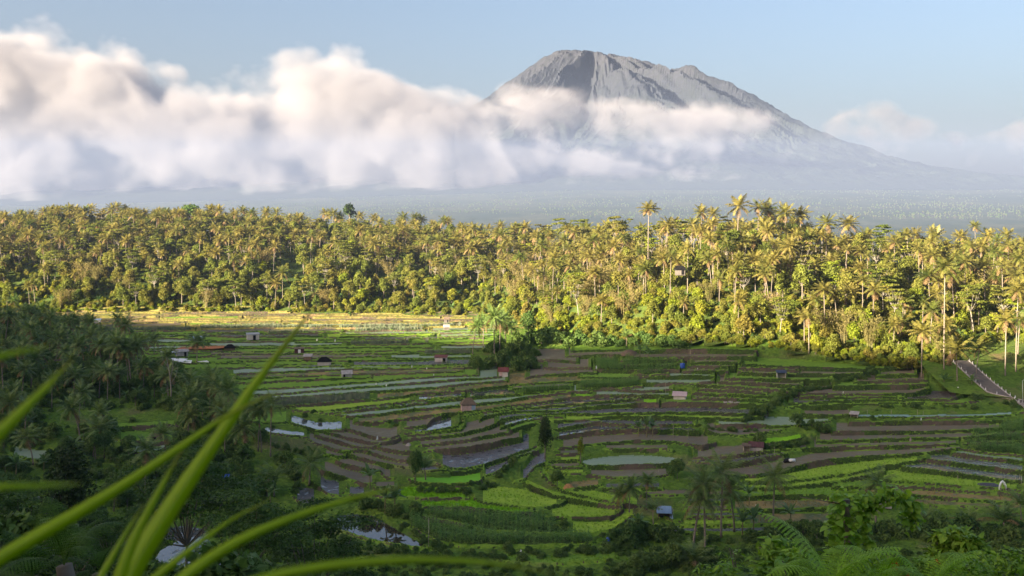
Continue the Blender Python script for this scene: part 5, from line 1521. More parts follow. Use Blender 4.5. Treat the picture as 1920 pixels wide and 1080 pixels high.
def hut(u, vb, w, label, roof, wall, name='field_hut', d=None, h=1.7, rise=.7, eave=.3, style='gable', rz=None, open_front=False, door=None, corrug=8):
    p = gz(u, vb); W = w * p[1] / F; D = d or W * .75
    rz = rz if rz is not None else math.atan2(-(u - CU), F) * 1.0 + RNG.uniform(-.15, .15)
    o = empty(name, p - (0, 0, .05), rz)
    mb = MB()
    if open_front:
        for sx in (-1, 1): mb.box((sx * (W / 2 - .08), -D / 2 + .08, h / 2), (.14, .14, h))
        mb.box((0, D / 2 - .06, h / 2), (W, .12, h)); mb.box((-W / 2 + .05, .06, h / 2), (.1, D - .16, h)); mb.box((W / 2 - .05, .06, h / 2), (.1, D - .16, h))
    else:
        t = .12
        mb.box((0, -D / 2 + t / 2, h / 2), (W, t, h)); mb.box((0, D / 2 - t / 2, h / 2), (W, t, h))
        mb.box((-W / 2 + t / 2, 0, h / 2), (t, D - 2 * t, h)); mb.box((W / 2 - t / 2, 0, h / 2), (t, D - 2 * t, h))
        if style == 'gable':
            for sx in (-1, 1):
                x0 = sx * (W / 2 - t / 2)
                mb.add([(x0 - t / 2, -D / 2, h), (x0 - t / 2, D / 2, h), (x0 - t / 2, 0, h + rise), (x0 + t / 2, -D / 2, h), (x0 + t / 2, D / 2, h), (x0 + t / 2, 0, h + rise)], [(0, 2, 1), (3, 4, 5), (0, 3, 5, 2), (1, 2, 5, 4)])
    mb.build('wall', wall, o)
    mr = MB(); rx, ry = W / 2 + eave, D / 2 + eave
    if style == 'gable':
        n = corrug * 2
        for sy in (-1, 1):
            k = (ry) / (D / 2); zl = h + rise - rise * k
            for i in range(n):
                xa, xb = -rx + 2 * rx * i / n, -rx + 2 * rx * (i + 1) / n; dz = .03 * (i % 2)
                mr.add([(xa, 0, h + rise + .05 + dz), (xb, 0, h + rise + .05 + .03 - dz), (xb, sy * ry, zl + .05 + .03 - dz), (xa, sy * ry, zl + .05 + dz), (xa, 0, h + rise), (xb, 0, h + rise), (xb, sy * ry, zl), (xa, sy * ry, zl)],
                       [(0, 1, 2, 3), (7, 6, 5, 4), (0, 3, 7, 4), (1, 5, 6, 2), (3, 2, 6, 7)])
        mr.build('roof', roof, o)
    elif style == 'hip':
        V = [(-rx, -ry, h - .1), (rx, -ry, h - .1), (rx, ry, h - .1), (-rx, ry, h - .1), (-rx * .35, 0, h + rise), (rx * .35, 0, h + rise)]
        V2 = [(a, b, c - .12) for a, b, c in V]
        mr.add(V + V2, [(0, 1, 5, 4), (1, 2, 5), (2, 3, 4, 5), (3, 0, 4), (6, 10, 11, 7), (7, 11, 8), (8, 11, 10, 9), (9, 10, 6), (0, 6, 7, 1), (1, 7, 8, 2), (2, 8, 9, 3), (3, 9, 6, 0)])
        mr.build('roof', roof, o)
    else:   # lean-to
        n = corrug * 2
        for i in range(n):
            xa, xb = -rx + 2 * rx * i / n, -rx + 2 * rx * (i + 1) / n; dz = .03 * (i % 2)
            za, zb_ = h + .04, h + rise + .04
            mr.add([(xa, -ry, za + dz), (xb, -ry, za + .03 - dz), (xb, ry, zb_ + .03 - dz), (xa, ry, zb_ + dz), (xa, -ry, za - .06), (xb, -ry, za - .06), (xb, ry, zb_ - .06), (xa, ry, zb_ - .06)],
                   [(0, 1, 2, 3), (7, 6, 5, 4), (0, 4, 5, 1), (2, 6, 7, 3), (0, 3, 7, 4), (1, 5, 6, 2)])
        mr.build('roof', roof, o)
    if door:
        md = MB(); md.box((door[0] * W, -D / 2 - .03, h * .42), (door[1] * W, .05, h * .84)); md.build('door', door[2], o)
    return tag(o, label, 'hut')
H_ = hut
H_(474, 638, 22, 'long white hut with a pale flat roof on the far left fields', M_TIN, M_WHITE, style='lean', h=2.2, rise=.4, door=(.1, .22, M_HOLE))
H_(371, 640, 15, 'small pale blue roofed shelter behind the orange plot', M_PBLUE, M_GREYW, style='lean', h=1.5, rise=.5)
H_(341, 668, 20, 'grey hut with a blue corner among the white sheets', M_GREYW, M_GREYW, style='gable', h=1.9, door=(.25, .2, M_HOLE))
H_(431, 656, 18, 'dark thatched hut at the end of the orange plot', M_HOLE, M_WOOD, style='hip', h=1.2, rise=1.1)
H_(561, 661, 17, 'dark roofed hut with one bright white opening in the left fields', M_WOOD, M_MAROON, style='lean', h=1.7, rise=.3, door=(0, .28, M_CLOTH))
H_(577, 677, 14, 'small tan roofed shelter left of the thatched hut', M_STONE, M_WOOD, style='lean', h=1.3, rise=.7)
H_(608, 684, 24, 'dark thatched hut under a little tree, with a white lower wall', M_HOLE, M_WHITE, style='hip', h=1.5, rise=1.4)
H_(650, 707, 18, 'grey shingled hut at the edge of the pale strip fields', M_GREYW, M_GREYW, style='gable', h=1.4, rise=.9, door=(-.3, .2, M_HOLE))
H_(827, 676, 22, 'red roofed open hut at the end of the upper corn plot', M_RED, M_WHITE, style='lean', h=1.6, rise=.5, door=(.3, .25, M_HOLE))
H_(838, 608, 9, 'upper of two sunlit pinkish huts at the far edge', M_WOOD, M_DIMW, style='gable', h=2.2, door=(.2, .25, M_HOLE))
H_(837, 619, 10, 'lower of two sunlit huts, pale roof, at the far edge', M_STONE, M_DIMW, style='gable', h=1.6, rise=.8)
H_(944, 704, 17, 'white hut with a red-brown roof below the dark knoll', M_RED, M_WHITE, style='gable', h=2.0, rise=1.0, door=(-.25, .3, M_PINKW))
H_(878, 768, 26, 'thatched hut with pink front and blue-grey end in mid valley', M_THATCH, M_PINKW, style='hip', h=1.9, rise=1.6, door=(.32, .26, M_PBLUE))
H_(1275, 744, 22, 'hut with a pale pink tin roof on the right steps', M_PINK, M_WHITE, style='gable', h=1.3, rise=.8, eave=.4)
H_(1465, 707, 16, 'open white hut with a dark blue roof on the right steps', M_NAVY, M_WHITE, style='lean', h=1.8, rise=.5, open_front=True)
H_(1418, 842, 24, 'maroon roofed hut among hedges near the bright trapezoid field', M_MAROON, M_GREYW, style='gable', h=1.2, rise=.8, eave=.3)
H_(1400, 844, 12, 'small thatched lean-to beside the maroon-roofed hut', M_THATCH, M_POLE, name='lean_to', style='lean', h=1.3, rise=.4, open_front=True)
H_(1602, 782, 13, 'tiny pale shelter at the left end of the teal sheet', M_STONE, M_POLE, name='field_shelter', style='lean', h=.9, rise=.5, open_front=True)
H_(1410, 799, 14, 'low brown roof lying on the pale green field', M_MAROON, M_WOOD, name='field_shelter', style='gable', h=.35, rise=.45, rz=.5)
H_(294, 823, 19, 'dark low hut in the shaded clearing on the left', M_WOOD, M_WOOD, style='gable', h=1.1, rise=.6, door=(-.2, .3, M_HOLE))
H_(428, 906, 16, 'dark shed with a blue sheet roof in the shaded wood', M_BLUE, M_WOOD, style='lean', h=1.4, rise=.3, open_front=True)
H_(1245, 972, 22, 'shelter with a light blue roof behind the tongue field', M_PBLUE, M_WOOD, name='field_shelter', style='lean', h=1.2, rise=.8, open_front=True)
H_(1660, 952, 22, 'small blue-grey hut seen under the leafy arch', M_PBLUE, M_GREYW, style='lean', h=1.6, rise=.4)
H_(181, 606, 14, 'tiny hut with a bluish roof at the shadow edge on the far left', M_PBLUE, M_WHITE, style='lean', h=1.5, rise=.4)
for (u, y, v, lb, rf) in [(1275, 378, 503, 'white walled hut with a dark roof half hidden in the forest', M_HOLE), (1570, 372, 515, 'long tin roof glimpsed through the right-hand forest', M_TIN)]:
    x = (u - CU) * y / F; z = ground_z(x, y); z = max(z, (HZ - v) * y / F - 2.0) - .4
    o = empty('forest_hut', (x, y, z), -.1); mb = MB(); mb.box((0, 0, .9), (3.6, 3.0, 2.2)); mb.build('wall', M_DIMW, o)
    mr = MB(); mr.add([(-2.5, -2.1, 1.9), (2.5, -2.1, 1.9), (2.5, 2.1, 1.9), (-2.5, 2.1, 1.9), (-1.2, 0, 3.4), (1.2, 0, 3.4)], [(0, 1, 5, 4), (1, 2, 5), (2, 3, 4, 5), (3, 0, 4), (0, 3, 2, 1)]); mr.build('roof', rf, o)
    md = MB(); md.box((.9, -1.63, .9), (1.0, .06, 1.7)); md.build('door', M_HOLE, o); tag(o, lb, 'hut')

# sheets and coloured plots laid on the far left fields
def patch(name, pts, mat, label, cat, up=.1):
    P_ = [gz(u, v) + (0, 0, up) for u, v in pts]; zt = max(p[2] for p in P_); n = len(P_)
    V = [(p[0], p[1], zt) for p in P_] + [(p[0], p[1], zt - .12) for p in P_]
    mb = MB(); mb.add(V, [tuple(range(n)), tuple(range(n, 2 * n))[::-1]] + [(i, i + n, (i + 1) % n + n, (i + 1) % n) for i in range(n)])
    return tag(mb.build(name, mat), label, cat)
patch('plastic_sheet', [(300, 661), (322, 664), (352, 665), (345, 660)], M_CLOTH, 'white sheet left of the grey hut in the far fields', 'sheet')
patch('plastic_sheet', [(302, 676), (345, 677), (352, 673), (325, 671)], M_CLOTH, 'thin white sheet between the grey hut and the largest sheet', 'sheet')
patch('plastic_sheet', [(330, 680), (358, 683), (360, 677), (340, 676)], M_CLOTH, 'largest white sheet nearest the palms', 'sheet')
patch('plastic_sheet', [(368, 680), (392, 681), (388, 678)], M_CLOTH, 'narrow white sheet right of the dark palm', 'sheet')
patch('orange_plot', [(330, 657), (400, 658), (425, 655), (420, 650), (340, 652)], M_ORANGE, 'flat orange plot beside the dark thatched hut', 'plot')
mb = MB()
for sx in range(5): mb.box((sx * .5, 0, .55 + .1 * (sx % 2)), (.5, 1.0, 1.1 + .2 * (sx % 2)), 0, .2 * sx)
o = mb.build('tarpaulin', M_BLUE, None, gz(330, 666)); tag(o, 'blue tarpaulin heap against the grey hut', 'tarpaulin')
def drum(u, v, r, h, mat, label, name='water_tank'):
    mb = MB(); mb.tube([(0, 0, 0), (0, 0, h * .1), (0, 0, h * .9), (0, 0, h), (0, 0, h * 1.05)], [r * .95, r, r, r * .9, r * .3], 12); return tag(mb.build(name, mat, None, gz(u, v), True), label, 'tank')
drum(1280, 690, .75, 1.5, M_BLUE, 'blue water tank at the end of the corn rows')
mb = MB(); mb.tube([(0, 0, 0), (.05, 0, .5), (.15, .05, 1.0), (.2, 0, 1.5), (.22, 0, 1.75)], [.45, .55, .5, .35, .08], 8); tag(mb.build('tarpaulin', M_BLUE, None, gz(1139, 1022), True), 'blue tarpaulin bundle at the tip of the lower corn plot', 'tarpaulin')

# scarecrows, rag poles and posts
def rag(u, v, hpx, label, mat=M_CLOTH, wide=.5, name='rag_scarecrow', lean=.05):
    p = gz(u, v); h = hpx * p[1] / F; o = empty(name, p, RNG.uniform(-.4, .4)); mb = MB(); mb.tube([(0, 0, -.2), (lean * h, 0, h)], .035, 5); mb.build('pole', M_POLE, o)
    mc = MB(); k = 7; V = []
    for i, (zz, r) in enumerate(((.98, .06), (.82, .30), (.55, .42), (.3, .5))):
        for j in range(k):
            a = 6.283 * j / k; V.append((lean * h * zz + r * wide * h * .62 * math.cos(a) * (1 + .25 * math.sin(3 * a + i)), r * wide * h * .3 * math.sin(a), h * zz - .05 * math.sin(2 * a) * h * (i == 3)))
    mc.add(V, [(i * k + j, i * k + (j + 1) % k, (i + 1) * k + (j + 1) % k, (i + 1) * k + j) for i in range(3) for j in range(k)] + [tuple(range(k))]); mc.build('cloth', mat, o)
    return tag(o, label, 'scarecrow')
for u, v, h, lb in [(707, 826, 10, 'white draped scarecrow beside the bright green sliver of the brown steps'), (976, 1044, 14, 'white cloth on a stick below the corn plots'), (1727, 790, 7, 'small white rag on the rim of the thin teal strip'),
                    (1796, 733, 10, 'white rag figure on the grass below the road'), (1118, 694, 8, 'white rag at the left end of the lower corn rows'), (800, 693, 5, 'white speck of a rag left of the upper strip'), (813, 706, 5, 'white speck of a rag below the upper strip'),
                    (705, 724, 6, 'left of a pair of white rags on the strip fields'), (724, 725, 6, 'right of a pair of white rags on the strip fields'), (1308, 691, 4, 'white rag on the dark steps left of the gully'), (1581, 740, 5, 'white rag on the pale purple field'),
                    (594, 641, 6, 'white rag in the far fields, left of two'), (628, 642, 6, 'white rag in the far fields, right of two'), (1417, 952, 7, 'white rag under the banana plants by the lone palm'), (772, 692, 6, 'bluish white rag at the corner of the upper corn')]:
    rag(u, v, h, lb)
rag(1707, 828, 9, 'pinkish rag heap on the purple field rim', M_PINKW, .9)
def post(u, v, hpx, label, r=.05, mat=M_POLE, name='pole', cross=False):
    p = gz(u, v); h = hpx * p[1] / F; mb = MB(); mb.tube([(0, 0, -.3), (.02 * h, 0, h * .6), (.01 * h, 0, h)], [r, r * .9, r * .7], 6)
    if cross: mb.tube([(-.9, 0, h * .72), (.9, .05, h * .66)], .04, 5)
    return tag(mb.build(name, mat, None, p, True), label, 'pole')
for u, v, h, lb in [(1262, 818, 26, 'tall thin pole left of the two on the mid terrace'), (1290, 818, 18, 'leaning stake right of the two on the mid terrace'), (1294, 668, 14, 'pale post on the top right terrace'), (803, 1030, 54, 'tall grey pole at the corner of the brown pond'),
                    (1626, 779, 12, 'first fence stake behind the teal sheet'), (1671, 776, 9, 'second fence stake behind the teal sheet'), (1720, 776, 11, 'third fence stake behind the teal sheet'), (1731, 776, 8, 'fourth fence stake behind the teal sheet'),
                    (715, 724, 8, 'white stake between the two rags on the strip fields'), (1376, 708, 8, 'white stake at the left of the open blue-roofed hut field'), (1345, 722, 6, 'short white stake on the gully side'), (1510, 723, 8, 'white stake on the rim right of the gully'),
                    (1558, 718, 11, 'grey stake at the head of the gully'), (1248, 737, 22, 'white forked pole left of the pink-roofed hut'), (1796, 895, 8, 'white stake in the flooded seedlings'), (1904, 897, 9, 'left of paired white stakes at the right edge'), (1912, 897, 9, 'right of paired white stakes at the right edge'),
                    (1915, 908, 16, 'taller white post at the right edge'), (1883, 896, 8, 'white stake before the paired ones at the right edge'), (1235, 890, 9, 'white stake on the brown bank by the round bush'), (1047, 730, 10, 'dark stake on the strip field edge'), (1452, 852, 14, 'thin stake beside the bright trapezoid field')]:
    post(u, v, h, lb)
# white draped frame
p = gz(1880, 920); o = empty('draped_frame', p, .2); mb = MB()
for x0 in (-.6, .6): mb.tube([(x0 * 1.2, -.3, -.1), (x0 * .3, 0, 1.9)], .05, 5)
mb.build('frame', M_POLE, o); mc = MB()
mc.tube([(-.85, -.05, .25), (-.7, 0, 1.1), (-.35, 0, 1.75), (0, 0, 2.0), (.35, 0, 1.6), (.7, 0, 1.0), (.85, -.05, .4)], [.12, .16, .2, .22, .26, .22, .12], 7); mc.build('cloth', M_CLOTH, o, None, True)
tag(o, 'white cloth draped over an arched frame above the large young palm', 'scarecrow')
# dark and white heap by the hedge
p = gz(1480, 863); o = empty('covered_heap', p, .1); mb = MB(); mb.tube([(-1.3, 0, .1), (-.9, 0, .5), (-.3, .1, .55), (.2, .1, .4), (.5, 0, .05)], [.25, .5, .55, .45, .2], 8); mb.build('heap', M_BLACK, o, None, True)
mc = MB(); mc.tube([(-.35, -.2, .7), (.1, -.25, .6), (.6, -.2, .62), (1.1, -.1, .6), (1.3, 0, .15)], [.15, .42, .34, .40, .2], 8); mc.build('sheet', M_CLOTH, o, None, True)
tag(o, 'low black heap partly covered with white sheets on the grey-brown field', 'heap')
# brown straw heap and stone tumbles
def mound(name, u, v, w, h, mat, label, cat):
    p = gz(u, v); W = w * p[1] / F; hh = h * p[1] / F; rs = np.random.default_rng(int(u)); V = [(0, 0, hh)]; k = 10; Fs = []
    for i, (r, z) in enumerate(((.4, .85), (.75, .5), (1.0, -.1))):
        for j in range(k): a = 6.283 * j / k; f = rs.uniform(.85, 1.15); V.append((W / 2 * r * f * math.cos(a), W / 3 * r * f * math.sin(a), hh * z))
    for j in range(k): Fs.append((0, 1 + j, 1 + (j + 1) % k))
    for i in range(2):
        for j in range(k): Fs.append((1 + i * k + j, 1 + (i + 1) * k + j, 1 + (i + 1) * k + (j + 1) % k, 1 + i * k + (j + 1) % k))
    mb = MB(); mb.add(V, Fs); return tag(mb.build(name, mat, None, p, True), label, cat)
mound('straw_heap', 1180, 665, 34, 10, M_THATCH, 'brown straw heap left of two banana plants under the forest', 'heap')
mound('straw_heap', 1066, 915, 22, 9, MP('rust_straw', (.34, .19, .08), .9, .1, .3, 2), 'rust-coloured straw heap in the stubble bowl', 'heap')
mound('dark_mulch', 1853, 908, 44, 3, MP('violet_mulch', (.07, .065, .08), .8, .2, .2, 1), 'dark violet mulch patch on the yellow-green field at right', 'heap')
mound('boulder', 766, 833, 12, 6, M_STONE, 'pale boulder at the head of the dark leafy tree', 'boulder')
mb = MB(); rs = np.random.default_rng(4)
for i in range(46):
    p = gz(1372 + rs.uniform(-16, 16), 757 - rs.random() * 4) if i < 26 else gz(1425 + rs.uniform(-14, 14), 776 - rs.random() * 6); mb.box(p + (0, 0, .1), rs.uniform(.2, .6, 3), 0, rs.uniform(0, 3))
tag(mb.build('stones', M_STONE), 'loose pale stones strewn on two terrace rims', kind='stuff')

# ------------------------------------------------------------------ road climbing out at the right edge
RA = [(1815, 676, 300), (1835, 694, 297), (1860, 716, 292), (1885, 736, 287), (1915, 757, 283), (1960, 786, 278), (2040, 830, 270)]   # left kerb: column, row, depth
RW = 4.6
_g = [(i, gz(u, v + 6)[1]) for i, (u, v, y) in enumerate(RA) if u < 1940]
_k = np.polyfit([a for a, b in _g], [b for a, b in _g], 1)
RA = [(u, v, float(np.polyval(_k, i))) for i, (u, v, y) in enumerate(RA)]
ctr = []
for u, v, y in RA:
    x = (u - CU) * y / F; ctr.append(np.array([x, y, (HZ - v) * y / F]))
ctr = np.array(ctr); dirs = np.gradient(ctr, axis=0); dirs[:, 2] = 0; dirs /= np.linalg.norm(dirs, axis=1, keepdims=True)
side = np.stack([-dirs[:, 1], dirs[:, 0], np.zeros(len(dirs))], 1); side *= np.sign(side[:, 1])[:, None]
t = NT('asphalt'); n1 = t.noise(.6, 5, .65, t.pos()); n2 = t.noise(6, 4, .6, t.pos())
col = t.mix(t.ramp(n1, [(.4, (0, 0, 0)), (.65, (1, 1, 1))]), (.13, .115, .10), (.19, .165, .14)); M_ROAD = t.done(t.principled(t.mix(t.math('MULTIPLY', n2, .4), col, (.09, .08, .07)), .95, .08))
fine = lambda A: np.stack([np.interp(np.linspace(0, len(A) - 1, 40), np.arange(len(A)), A[:, k]) for k in range(3)], 1)
Lk = fine(ctr); Sd = fine(side); Rk = Lk + Sd * RW
V = np.concatenate([Lk, Rk]); n = len(Lk); tag(link('road', np_mesh('road', V, np.array([(i, i + 1, n + i + 1, n + i) for i in range(n - 1)]), M_ROAD)), 'narrow asphalt road sloping down at the right edge', kind='structure')
for nm, base, off in (('kerb', Lk, -.25), ('kerb', Rk, .25)):
    mb = MB(); a0 = base + Sd * off * .0; b0 = base + Sd * off * 1.6; k = len(a0); Vv = []
    for i in range(k): Vv += [a0[i] + (0, 0, .12), b0[i] + (0, 0, .12), b0[i] - (0, 0, 2.8 if off < 0 else 1.2), a0[i] - (0, 0, .3)]
    mb.add(Vv, [f for i in range(k - 1) for f in ((4 * i, 4 * i + 1, 4 * i + 5, 4 * i + 4), (4 * i + 1, 4 * i + 2, 4 * i + 6, 4 * i + 5), (4 * i, 4 * i + 4, 4 * i + 7, 4 * i + 3))]); tag(mb.build(nm, M_STONE), 'stone edge wall of the sloping road', kind='structure')
# earth bank carrying the road
mb = MB(); Vv = []
for i in range(n):
    a = Lk[i] - Sd[i] * .5; dn = a - Sd[i] * 14; dn[2] = ground_z(dn[0], dn[1]) - .4; c = Rk[i] + Sd[i] * .5; up = c + Sd[i] * 10; up[2] = max(ground_z(up[0], up[1]), c[2]) - .2
    Vv += [dn, a * .62 + dn * .38 + (0, 0, -.1), a - (0, 0, .5), Lk[i] - (0, 0, .06), Rk[i] - (0, 0, .06), c - (0, 0, .1), up]
mb.add(Vv, [(7 * i + k, 7 * i + k + 1, 7 * i + k + 8, 7 * i + k + 7) for i in range(n - 1) for k in range(6)]); tag(mb.build('road_bank', M_BANK), 'grassy bank carrying the sloping road', kind='structure')
pb = MB(); pb.tube([(0, 0, -.2), (0, 0, .75)], [.10, .09], 7); pbm = pb.mesh('post_body', M_CLOTH); pc_ = MB(); pc_.tube([(0, 0, .55), (0, 0, .68)], [.105, .1], 7); pcm = pc_.mesh('post_band', M_HOLE)
for sd, base, off, cnt in (('valley side', Lk, -.12, 17), ('hill side', Rk, .12, 13)):
    for i in range(cnt):
        f = (i + .4) / cnt * (n - 8); j = int(f); p = base[j] * (1 - f + j) + base[j + 1] * (f - j) + Sd[j] * off
        o = empty('guard_post', p + (0, 0, .1)); link('body', pbm, o); link('band', pcm, o)
        u_ = CU + F * p[0] / p[1]; tag(o, None, 'guard post', 'white guard posts along the road'); pend(o, u_, 'short white guard post', 'on ' + sd, 'of sloping road')
p = Lk[int(n * .66)] - Sd[0] * .35; o = empty('street_lamp', p, 0); mb = MB(); mb.tube([(0, 0, -.5), (0, 0, 6.2), (.25, 0, 6.5)], [.075, .055, .05], 7); mb.build('pole', MP('galvanised', (.55, .57, .58), .5, .4, .1, 1, .3), o, None, True)
ma = MB(); ma.tube([(.2, 0, 6.48), (1.5, 0, 6.6)], .04, 6); ma.box((1.7, 0, 6.6), (.6, .2, .1)); ma.build('lamp_arm', M_CLOTH, o); mb = MB(); mb.box((0, 0, .1), (.5, .5, .5)); mb.build('footing', M_STONE, o)
tag(o, 'thin pale street lamp beside the sloping road', 'street lamp')
# ------------------------------------------------------------------ plants close to the viewpoint
t = NT('near_blade'); w = t.noise(30, 3, .5, t.obj((1, 1, .05))); gm = t.n('ShaderNodeNewGeometry')
colb = t.mix(w, (.36, .50, .010), (.48, .60, .016))
aa = t.n('ShaderNodeAttribute', attribute_name='across'); al = t.n('ShaderNodeAttribute', attribute_name='along')
ab = t.math('ABSOLUTE', aa.outputs['Fac']); vein = t.math('SINE', t.math('MULTIPLY', ab, 46.0))
colb = t.mix(t.ramp(vein, [(.35, (0, 0, 0)), (.9, (.45, .45, .45))]), colb, (.26, .38, .01))
colb = t.mix(t.ramp(ab, [(.05, (1, 1, 1)), (.13, (0, 0, 0))]), colb, (.50, .58, .10))
tipm = t.math('MULTIPLY', t.ramp(al.outputs['Fac'], [(.80, (0, 0, 0)), (.99, (1, 1, 1))]), t.noise(60, 3, .6, t.obj()))
colb = t.mix(tipm, colb, (.30, .20, .05))
spot = t.ramp(t.noise(45, 4, .7, t.obj()), [(.66, (0, 0, 0)), (.72, (1, 1, 1))]); colb = t.mix(t.math('MULTIPLY', spot, .5), colb, (.26, .24, .03))
pbs = t.principled(colb, .38, .35, t.bump(w, .25, .002)); trb = t.n('ShaderNodeBsdfTranslucent'); hsb = t.n('ShaderNodeHueSaturation', i_Value=1.5); t.l(colb, hsb.inputs['Color']); t.l(hsb.outputs[0], trb.inputs['Color'])
mxb = t.n('ShaderNodeMixShader'); mxb.inputs[0].default_value = .5; t.l(pbs.outputs[0], mxb.inputs[1]); t.l(trb.outputs[0], mxb.inputs[2]); M_NBLADE = t.done(mxb)
def pix(u, v, y): return np.array([(u - CU) * y / F, y, (HZ - v) * y / F])
def blade(root, pts, wpx, y0, y1, label):
    """arching grass blade through the given image points, from depth y0 at its base to y1 at its tip; folded along the midrib"""
    pts = np.array(pts, float); s = np.concatenate([[0], np.cumsum(np.hypot(*np.diff(pts, axis=0).T))]); n = 34; tt = np.linspace(0, s[-1], n)
    # smooth curve through the points
    k = np.stack([np.interp(tt, s, pts[:, i]) for i in (0, 1)], 1)
    for _ in range(6): k[1:-1] = .25 * k[:-2] + .5 * k[1:-1] + .25 * k[2:]
    q_ = np.linspace(0, 1, n); ys = y0 + (y1 - y0) * q_; C3 = np.array([pix(a, b, y) for (a, b), y in zip(k, ys)])
    d = np.gradient(C3, axis=0); d /= np.linalg.norm(d, axis=1, keepdims=True); view = C3 / np.linalg.norm(C3, axis=1, keepdims=True)
    sd = np.cross(d, view); sd /= np.linalg.norm(sd, axis=1, keepdims=True); nn = np.cross(sd, d)
    V = []
    for i in range(n):
        w_ = wpx * ys[i] / F * .5 * (1 - q_[i] ** 2.2) * (.85 + .3 * math.sin(min(1, q_[i] * 1.6) * 3.14159) * .5) + .0004
        V += [C3[i] - sd[i] * w_ + nn[i] * w_ * .45, C3[i], C3[i] + sd[i] * w_ + nn[i] * w_ * .38, C3[i] - nn[i] * .0009]
    Q = []
    for i in range(n - 1):
        for a, b in ((0, 1), (1, 2), (2, 3), (3, 0)): Q.append((4 * i + a, 4 * i + b, 4 * i + 4 + b, 4 * i + 4 + a))
    V = np.array(V) - np.array(root.location)
    me = np_mesh('blade', V, Q, M_NBLADE, smooth=True)
    at = me.attributes.new('across', 'FLOAT', 'POINT'); at.data.foreach_set('value', np.tile(np.array([-1, 0, 1, 0], np.float32), n))
    at = me.attributes.new('along', 'FLOAT', 'POINT'); at.data.foreach_set('value', np.repeat(q_, 4).astype(np.float32))
    o = link('blade', me, root); o['label'] = label
tg = empty('tall_grass', pix(180, 1500, .8)); tag(tg, 'clump of tall blurred grass blades right in front of the viewpoint', 'grass')
blade(tg, [(170, 1250), (250, 1060), (340, 920), (430, 790), (480, 715), (540, 640), (590, 575)], 41, .86, 1.0, 'broad main blade')
blade(tg, [(-160, 1160), (0, 1045), (200, 930), (330, 845), (410, 787), (470, 755), (535, 728)], 28, .80, .92, 'long blade crossing behind the main one')
blade(tg, [(180, 1200), (250, 1010), (290, 935), (320, 880), (345, 838)], 24, .84, .9, 'slim upright blade')
blade(tg, [(230, 1190), (350, 1075), (450, 1010), (560, 965), (650, 937), (770, 908)], 22, .74, .86, 'arching blade reaching right')
blade(tg, [(300, 1180), (480, 1085), (640, 1056), (790, 1048), (930, 1054), (1060, 1080)], 19, .60, .66, 'low flat blade along the bottom')
blade(tg, [(-140, 900), (-20, 830), (60, 752), (100, 712), (138, 672)], 30, .62, .68, 'blurred blade at the left edge')
blade(tg, [(-120, 700), (0, 668), (50, 657), (95, 648)], 15, .55, .58, 'short blurred tip at the left edge')
blade(tg, [(-120, 925), (0, 913), (80, 910), (150, 907)], 13, .52, .55, 'flat blurred tip at the left edge')
blade(tg, [(190, 1170), (300, 1075), (380, 1012), (440, 970), (500, 940)], 17, .84, .9, 'thin blade rising right')
blade(tg, [(150, 1150), (200, 1062), (235, 1000), (270, 945)], 13, .9, .95, 'thin dark blade behind the main one')

M_HEART = mat_leaf('heart_leaf', (.12, .25, .03), (.20, .36, .04), (.27, .41, .045), .35, .42, .4, 1.2)
M_NEAR = mat_leaf('near_leaf', (.09, .19, .024), (.16, .29, .032), (.24, .37, .04), .35, .45, .35, 1.2)
M_FERN = mat_leaf('fern', (.17, .34, .022), (.24, .42, .03), (.28, .45, .045), .4, .5, .25, 1.0)
M_REDF = MP('red_petal', (.55, .03, .02), .6, .3, .15, 5)
def leaf_geo(L, W, fold=.25, curl=.3, heart=True):
    prof = [(0, .0), (.04, .55), (.18, .95), (.38, 1.0), (.6, .78), (.8, .42), (1.0, 0)] if heart else [(0, .02), (.15, .5), (.4, 1.0), (.65, .8), (.85, .4), (1.0, 0)]
    V = []; Q = []
    for x, w in prof:
        z = -curl * x * x * L; back = -.12 * L * w if heart and x < .1 else 0
        V += [(x * L + back, -w * W / 2, z + fold * w * W / 2), (x * L, 0, z), (x * L + back, w * W / 2, z + fold * w * W / 2)]
    for i in range(len(prof) - 1):
        for a in (0, 1): Q.append((3 * i + a, 3 * i + a + 1, 3 * i + a + 4, 3 * i + a + 3))
    return np.array(V), np.array(Q)
HEART = []
for i, (a, b) in enumerate([(.25, .3), (.12, .55), (.4, .15)]):
    v, f = leaf_geo(.135, .12, a, b); HEART.append(np_mesh('heart_leaf_%d' % i, v, f, M_HEART, smooth=True))
def leaf_mass(name, C, n, L, W, mat, rs, parent, heart=False, up=.5):
    """small leaves through a volume, joined: too many and too small to pick apart"""
    v0, f0 = leaf_geo(L, W, .2, .3, heart); Vs = []; Qs = []
    for i in range(n):
        c = C(rs); az = rs.uniform(0, 6.28); el = rs.normal(up * .6 - .2, .5); s = rs.uniform(.6, 1.25); ro = rs.uniform(-.7, .7)
        Rm = np.array(Matrix.Rotation(az, 3, 'Z') @ Matrix.Rotation(-el, 3, 'Y') @ Matrix.Rotation(ro, 3, 'X')); Vs.append(v0 * s @ Rm.T + c); Qs.append(f0 + i * len(v0))
    o = link(name, np_mesh(name, np.concatenate(Vs), np.concatenate(Qs), mat, smooth=True), parent); o['kind'] = 'stuff'; return o
def leaves(root, C, n, rs, smin=.7, smax=1.3, meshes=HEART):
    for i in range(n):
        c = C(rs); link('leaf', meshes[int(rs.integers(0, len(meshes)))], root, c, (rs.uniform(-.6, .6), rs.uniform(-.2, 1.0), rs.normal(-1.57, 1.3)), rs.uniform(smin, smax))

def near_root(name, u, y): x = (u - CU) * y / F; return empty(name, (x, y, ground_z(x, y) - .1))
